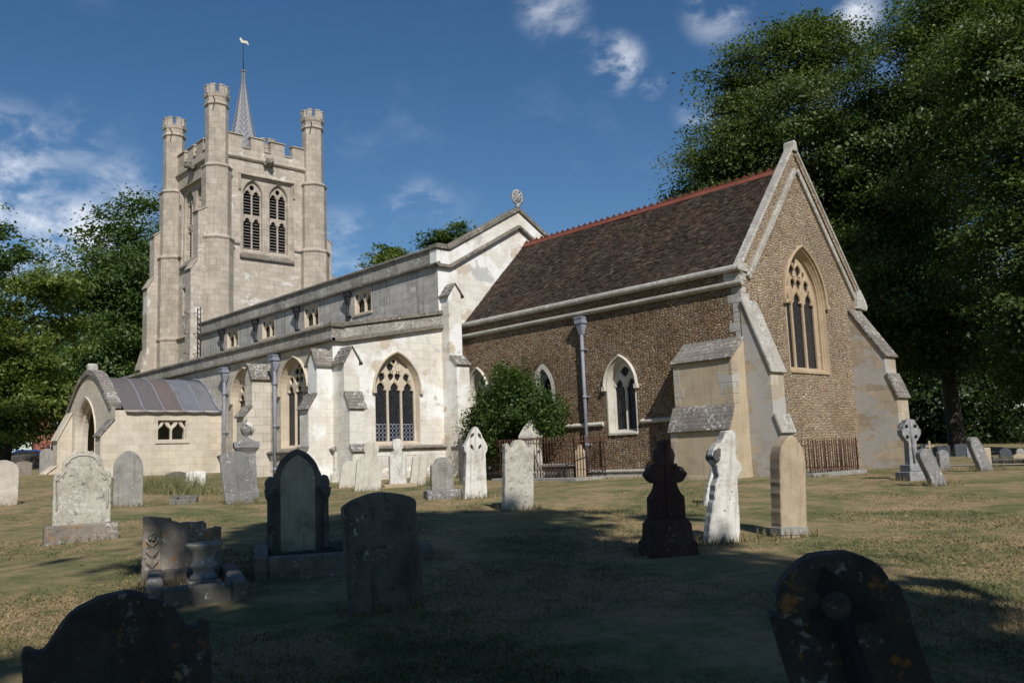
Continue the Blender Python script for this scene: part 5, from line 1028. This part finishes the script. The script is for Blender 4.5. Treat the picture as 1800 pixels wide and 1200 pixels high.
# trees at the left
tree('light_green_tree', 'bright yellow-green tree at the left edge in front of the dark one', gnd(8, 52), [E2(40, 640, 52, 70, 110), E2(15, 560, 52, 60, 70), E2(75, 560, 52, 45, 50), E2(100, 500, 52, 36, 36), E2(40, 490, 52, 36, 42), E2(60, 720, 52, 55, 50), E2(95, 680, 52, 35, 50), E2(-30, 640, 52, 60, 130)], 560, 105, .5, .19, 'light', .36, 21, droop=.35)
tree('dark_green_tree', 'tall dark green tree standing behind the tower at left', gnd(225, 80), [E2(235, 440, 80, 62, 85), E2(262, 375, 80, 26, 32), E2(205, 540, 80, 75, 80), E2(255, 560, 80, 70, 90), E2(180, 640, 80, 90, 80), E2(210, 400, 80, 30, 26), E2(160, 500, 80, 38, 40)], 800, 110, .85, .30, 'mid', .5, 22)
tree('overhanging_tree', 'dark leafy branch reaching in at the upper left edge', gnd(-190, 40), [E2(12, 420, 40, 40, 28), E2(52, 420, 40, 26, 16), E2(0, 385, 40, 22, 22), E2(-80, 420, 40, 90, 90), E2(-160, 520, 40, 110, 130)], 700, 56, .32, .17, 'mid', .35, 23)
tree('yellow_green_tree', 'yellow-green treetop showing above the nave parapet', gnd(690, 76), [E2(688, 446, 76, 20, 17), E2(664, 462, 76, 12, 10), E2(708, 464, 76, 12, 10), E2(690, 540, 76, 40, 50)], 230, 60, .34, .24, 'light', .3, 24)
tree('round_tree', 'dark green treetop showing behind the nave gable', gnd(815, 84), [E2(815, 425, 84, 42, 28), E2(845, 408, 84, 26, 18), E2(785, 425, 84, 22, 14), E2(815, 520, 84, 55, 70)], 420, 60, .45, .28, 'mid', .35, 25)
for k, (px, d_) in enumerate(((140, 96), (60, 100), (-20, 98))):
    tree('dark_tree', ('dark bushy tree low behind the porch gable', 'dark bushy tree low behind the house roof', 'dark bushy tree low at the left edge')[k], gnd(px, d_), [E2(px, 660, d_, 70, 90), E2(px+30, 720, d_, 60, 50)], 420, 44, .8, .42, 'dark', .4, 26+k)
# evergreen bush against the chancel wall
tree('evergreen_bush', 'dense dark green evergreen bush against the brown chancel wall', (-9.2, -.75), [(np.array((-8.85, -.85, 2.5)), (1.3, .55, 1.0)), (np.array((-9.95, -.95, 1.9)), (.8, .5, .7)), (np.array((-7.6, -.75, 2.45)), (.9, .5, .6)), (np.array((-8.6, -.8, 3.25)), (.6, .4, .6)), (np.array((-9.2, -.8, 3.05)), (.45, .4, .55)), (np.array((-9.6, -.9, 1.35)), (.7, .5, .55)), (np.array((-10.35, -1.0, 2.35)), (.5, .4, .42)), (np.array((-7.2, -.7, 2.2)), (.5, .4, .45))], 560, 95, .17, .09, 'bush', .09, 41, None, 'bush', 14, droop=1.25)

# trees outside the picture at the right and behind the camera, which throw the foreground shade
for k, (x, y, H_, r_, lb) in enumerate(((21.3, -21.85, 20.0, 2.2, 'lime tree right of the camera shading the foreground'), (22.0, -30.6, 16.8, 3.6, 'lime tree behind the camera shading the foreground'), (28.5, -25.9, 17.5, 3.6, 'lime tree farther right shading the lawn'), (17.0, -31.0, 14, 4.0, 'lime tree at the back left of the camera'), (25.0, -22.8, 13.0, 2.4, 'small lime tree at the edge of the lawn'), (13, 23, 21, 4.6, 'lime tree on the right beyond the picture'), (7, 37, 22, 4.8, 'lime tree farther off on the right beyond the picture'))):
    tree('lime_tree', lb, (x, y), [(np.array((x, y, H_*.60)), (r_, r_, H_*.36)), (np.array((x-.4, y+.1, H_*.80)), (r_*.7, r_*.75, H_*.2)), (np.array((x+.6, y-.8, H_*.45)), (r_*1.02, r_*1.0, H_*.22))], 1100, 34, .4, .50, 'lime', .34, 50+k, LG, 'tree', 10)

# ================================================================ BEYOND THE CHURCHYARD AT LEFT
def yard_wall():
    a, b = at(-60, 818, 66), at(118, 822, 62); mb = MB(); n = 14; d = (Vector((b.x, b.y, 0))-Vector((a.x, a.y, 0))); nn = Vector((-d.y, d.x, 0)).normalized()*.2
    L = [a.lerp(b, k/n) for k in range(n+1)]
    mb.rings([[Vector((p.x-nn.x, p.y-nn.y, ground_z(p.x, p.y)-.3)), Vector((p.x+nn.x, p.y+nn.y, ground_z(p.x, p.y)-.3)), Vector((p.x+nn.x, p.y+nn.y, ground_z(p.x, p.y)+.85)), Vector((p.x, p.y, ground_z(p.x, p.y)+.95)), Vector((p.x-nn.x, p.y-nn.y, ground_z(p.x, p.y)+.85))] for p in L])
    tag(mb.build('boundary_wall', stone('dark_boundary_stone', [(.05, .045, .038), (.085, .075, .06), (.12, .105, .085)], bump=.05, brick=(.35, .14, .25, (.5, .5, .5)))), 'dark stone boundary wall between the churchyard and the road at left', 'wall')
yard_wall()
p = at(140, 800, 86); hz = ground_z(p.x, p.y); HM = Matrix.Translation((p.x, p.y, hz)) @ Matrix.Rotation(R(75), 4, 'Z')
house = tag(empty('house', (p.x, p.y, hz), R(75)), 'brick house with a tiled roof and white windows glimpsed between the trees at left', 'house')
HF = Frame((0, 0, 0), (1, 0, 0), (0, -1, 0)); mbrick = stone('house_brick', [(.20, .075, .05), (.26, .10, .065), (.30, .125, .085)], (.1, .06, .05), .25, world=False, bump=.01)
wn = [(-2.0, 1.0, 1.1), (1.6, 1.0, 1.4), (-2.0, 3.5, 1.1), (1.6, 3.5, 1.2)]
mb = MB(); mb.plate(HF, [(-4, -.5), (4, -.5), (4, 5), (-4, 5)], [[(u-w/2, z), (u+w/2, z), (u+w/2, z+1.2), (u-w/2, z+1.2)] for u, z, w in wn]+[[(-.5, .0), (.45, .0), (.45, 2.1), (-.5, 2.1)]], -.15, 0, back=False)
mb.prism(Frame((4, 0, 0), (0, 1, 0), (1, 0, 0)), [(0, -.5), (6, -.5), (6, 5), (3, 7.4), (0, 5)], -.2, 0); mb.prism(Frame((-4, 0, 0), (0, 1, 0), (-1, 0, 0)), [(0, -.5), (6, -.5), (6, 5), (3, 7.4), (0, 5)], -.2, 0); mb.build('wall', mbrick, house)
mb = MB()
for s in (-1, 1): mb.rings([[Vector((x, 3-s*3.4, 4.72)), Vector((x, 3, 7.45)), Vector((x, 3, 7.62)), Vector((x, 3-s*3.45, 4.86))] for x in (-4.3, 4.3)])
rf = mb.build('roof', M['tiles'], house); mb = MB(); mb.box(2.2, 3.0, 2.6, 3.4, 6.8, 8.6); mb.box(2.15, 3.05, 2.55, 3.45, 8.6, 8.72); mb.build('chimney', mbrick, rf)
wh = flat('white_window_paint', (.75, .75, .73), .4)
for u, z, w in wn:
    mb = MB(); mb.plate(HF, [(u-w/2, z), (u+w/2, z), (u+w/2, z+1.2), (u-w/2, z+1.2)], [[(u+s*w/4-w/4+.05, z+.07), (u+s*w/4+w/4-.05, z+.07), (u+s*w/4+w/4-.05, z+1.13), (u+s*w/4-w/4+.05, z+1.13)] for s in (-1, 1)], -.13, -.06); f = mb.build('window', wh, house)
    mb = MB(); mb.fbox(HF, u-w/2+.03, u+w/2-.03, z+.03, z+1.17, -.145, -.135); mb.build('pane', M['slate_far'], f); mb = MB(); mb.fbox(HF, u-w/2-.1, u+w/2+.1, z-.08, z-.002, -.1, .07); mb.build('sill', wh, f)
mb = MB(); mb.fbox(HF, -.48, .43, .02, 2.08, -.13, -.07); dr = mb.build('door', M['pipe_black'], house); mb = MB(); mb.tube([HF(.32, 1.0, -.06), HF(.32, 1.1, -.04)], .03, 6); mb.build('handle', M['white_gilt'], dr)
# blue car parked behind the wall
p = at(56, 806, 70); car = tag(empty('parked_car', (p.x, p.y, ground_z(p.x, p.y)), R(70)), 'blue car parked behind the boundary wall, only its roof showing', 'car')
blue = flat('blue_car_paint', (.03, .08, .26), .3, 0, .05); CF = Frame((0, 0, 0), (1, 0, 0), (0, -1, 0))
prof = [(-2.0, .35), (2.0, .35), (2.08, .62), (1.95, .82), (1.05, .93), (.45, 1.38), (-.95, 1.42), (-1.75, 1.0), (-2.05, .9)]
mb = MB(); mb.rings([[CF(u*s, z, d) for u, z in prof] for d, s in ((-.85, .97), (-.7, 1), (.7, 1), (.85, .97))]); mb.build('body', blue, car, bevel=.05)
for s in (-1, 1):
    mb = MB(); mb.prism(CF, [(-1.45, .98), (.95, .96), (.42, 1.30), (-.9, 1.34)], s*.845, s*.862); mb.build('side_window', M['glass'], car)
    for u in (-1.25, 1.3):
        mb = MB(); c = CF(u, .33, s*.78); mb.tube([c-Vector((0, .1, 0)), c+Vector((0, .1, 0))], .33, 16); w = mb.build('wheel', M['pipe_black'], car); mb = MB(); mb.tube([c-Vector((0, .112, 0)), c+Vector((0, .112, 0))], .19, 12); mb.build('rim', M['lead_pale'], w)
    mb = MB(); mb.tube([CF(2.0, .72, s*.6), CF(2.07, .70, s*.6)], .1, 10); mb.build('headlight', M['hs_white'], car)
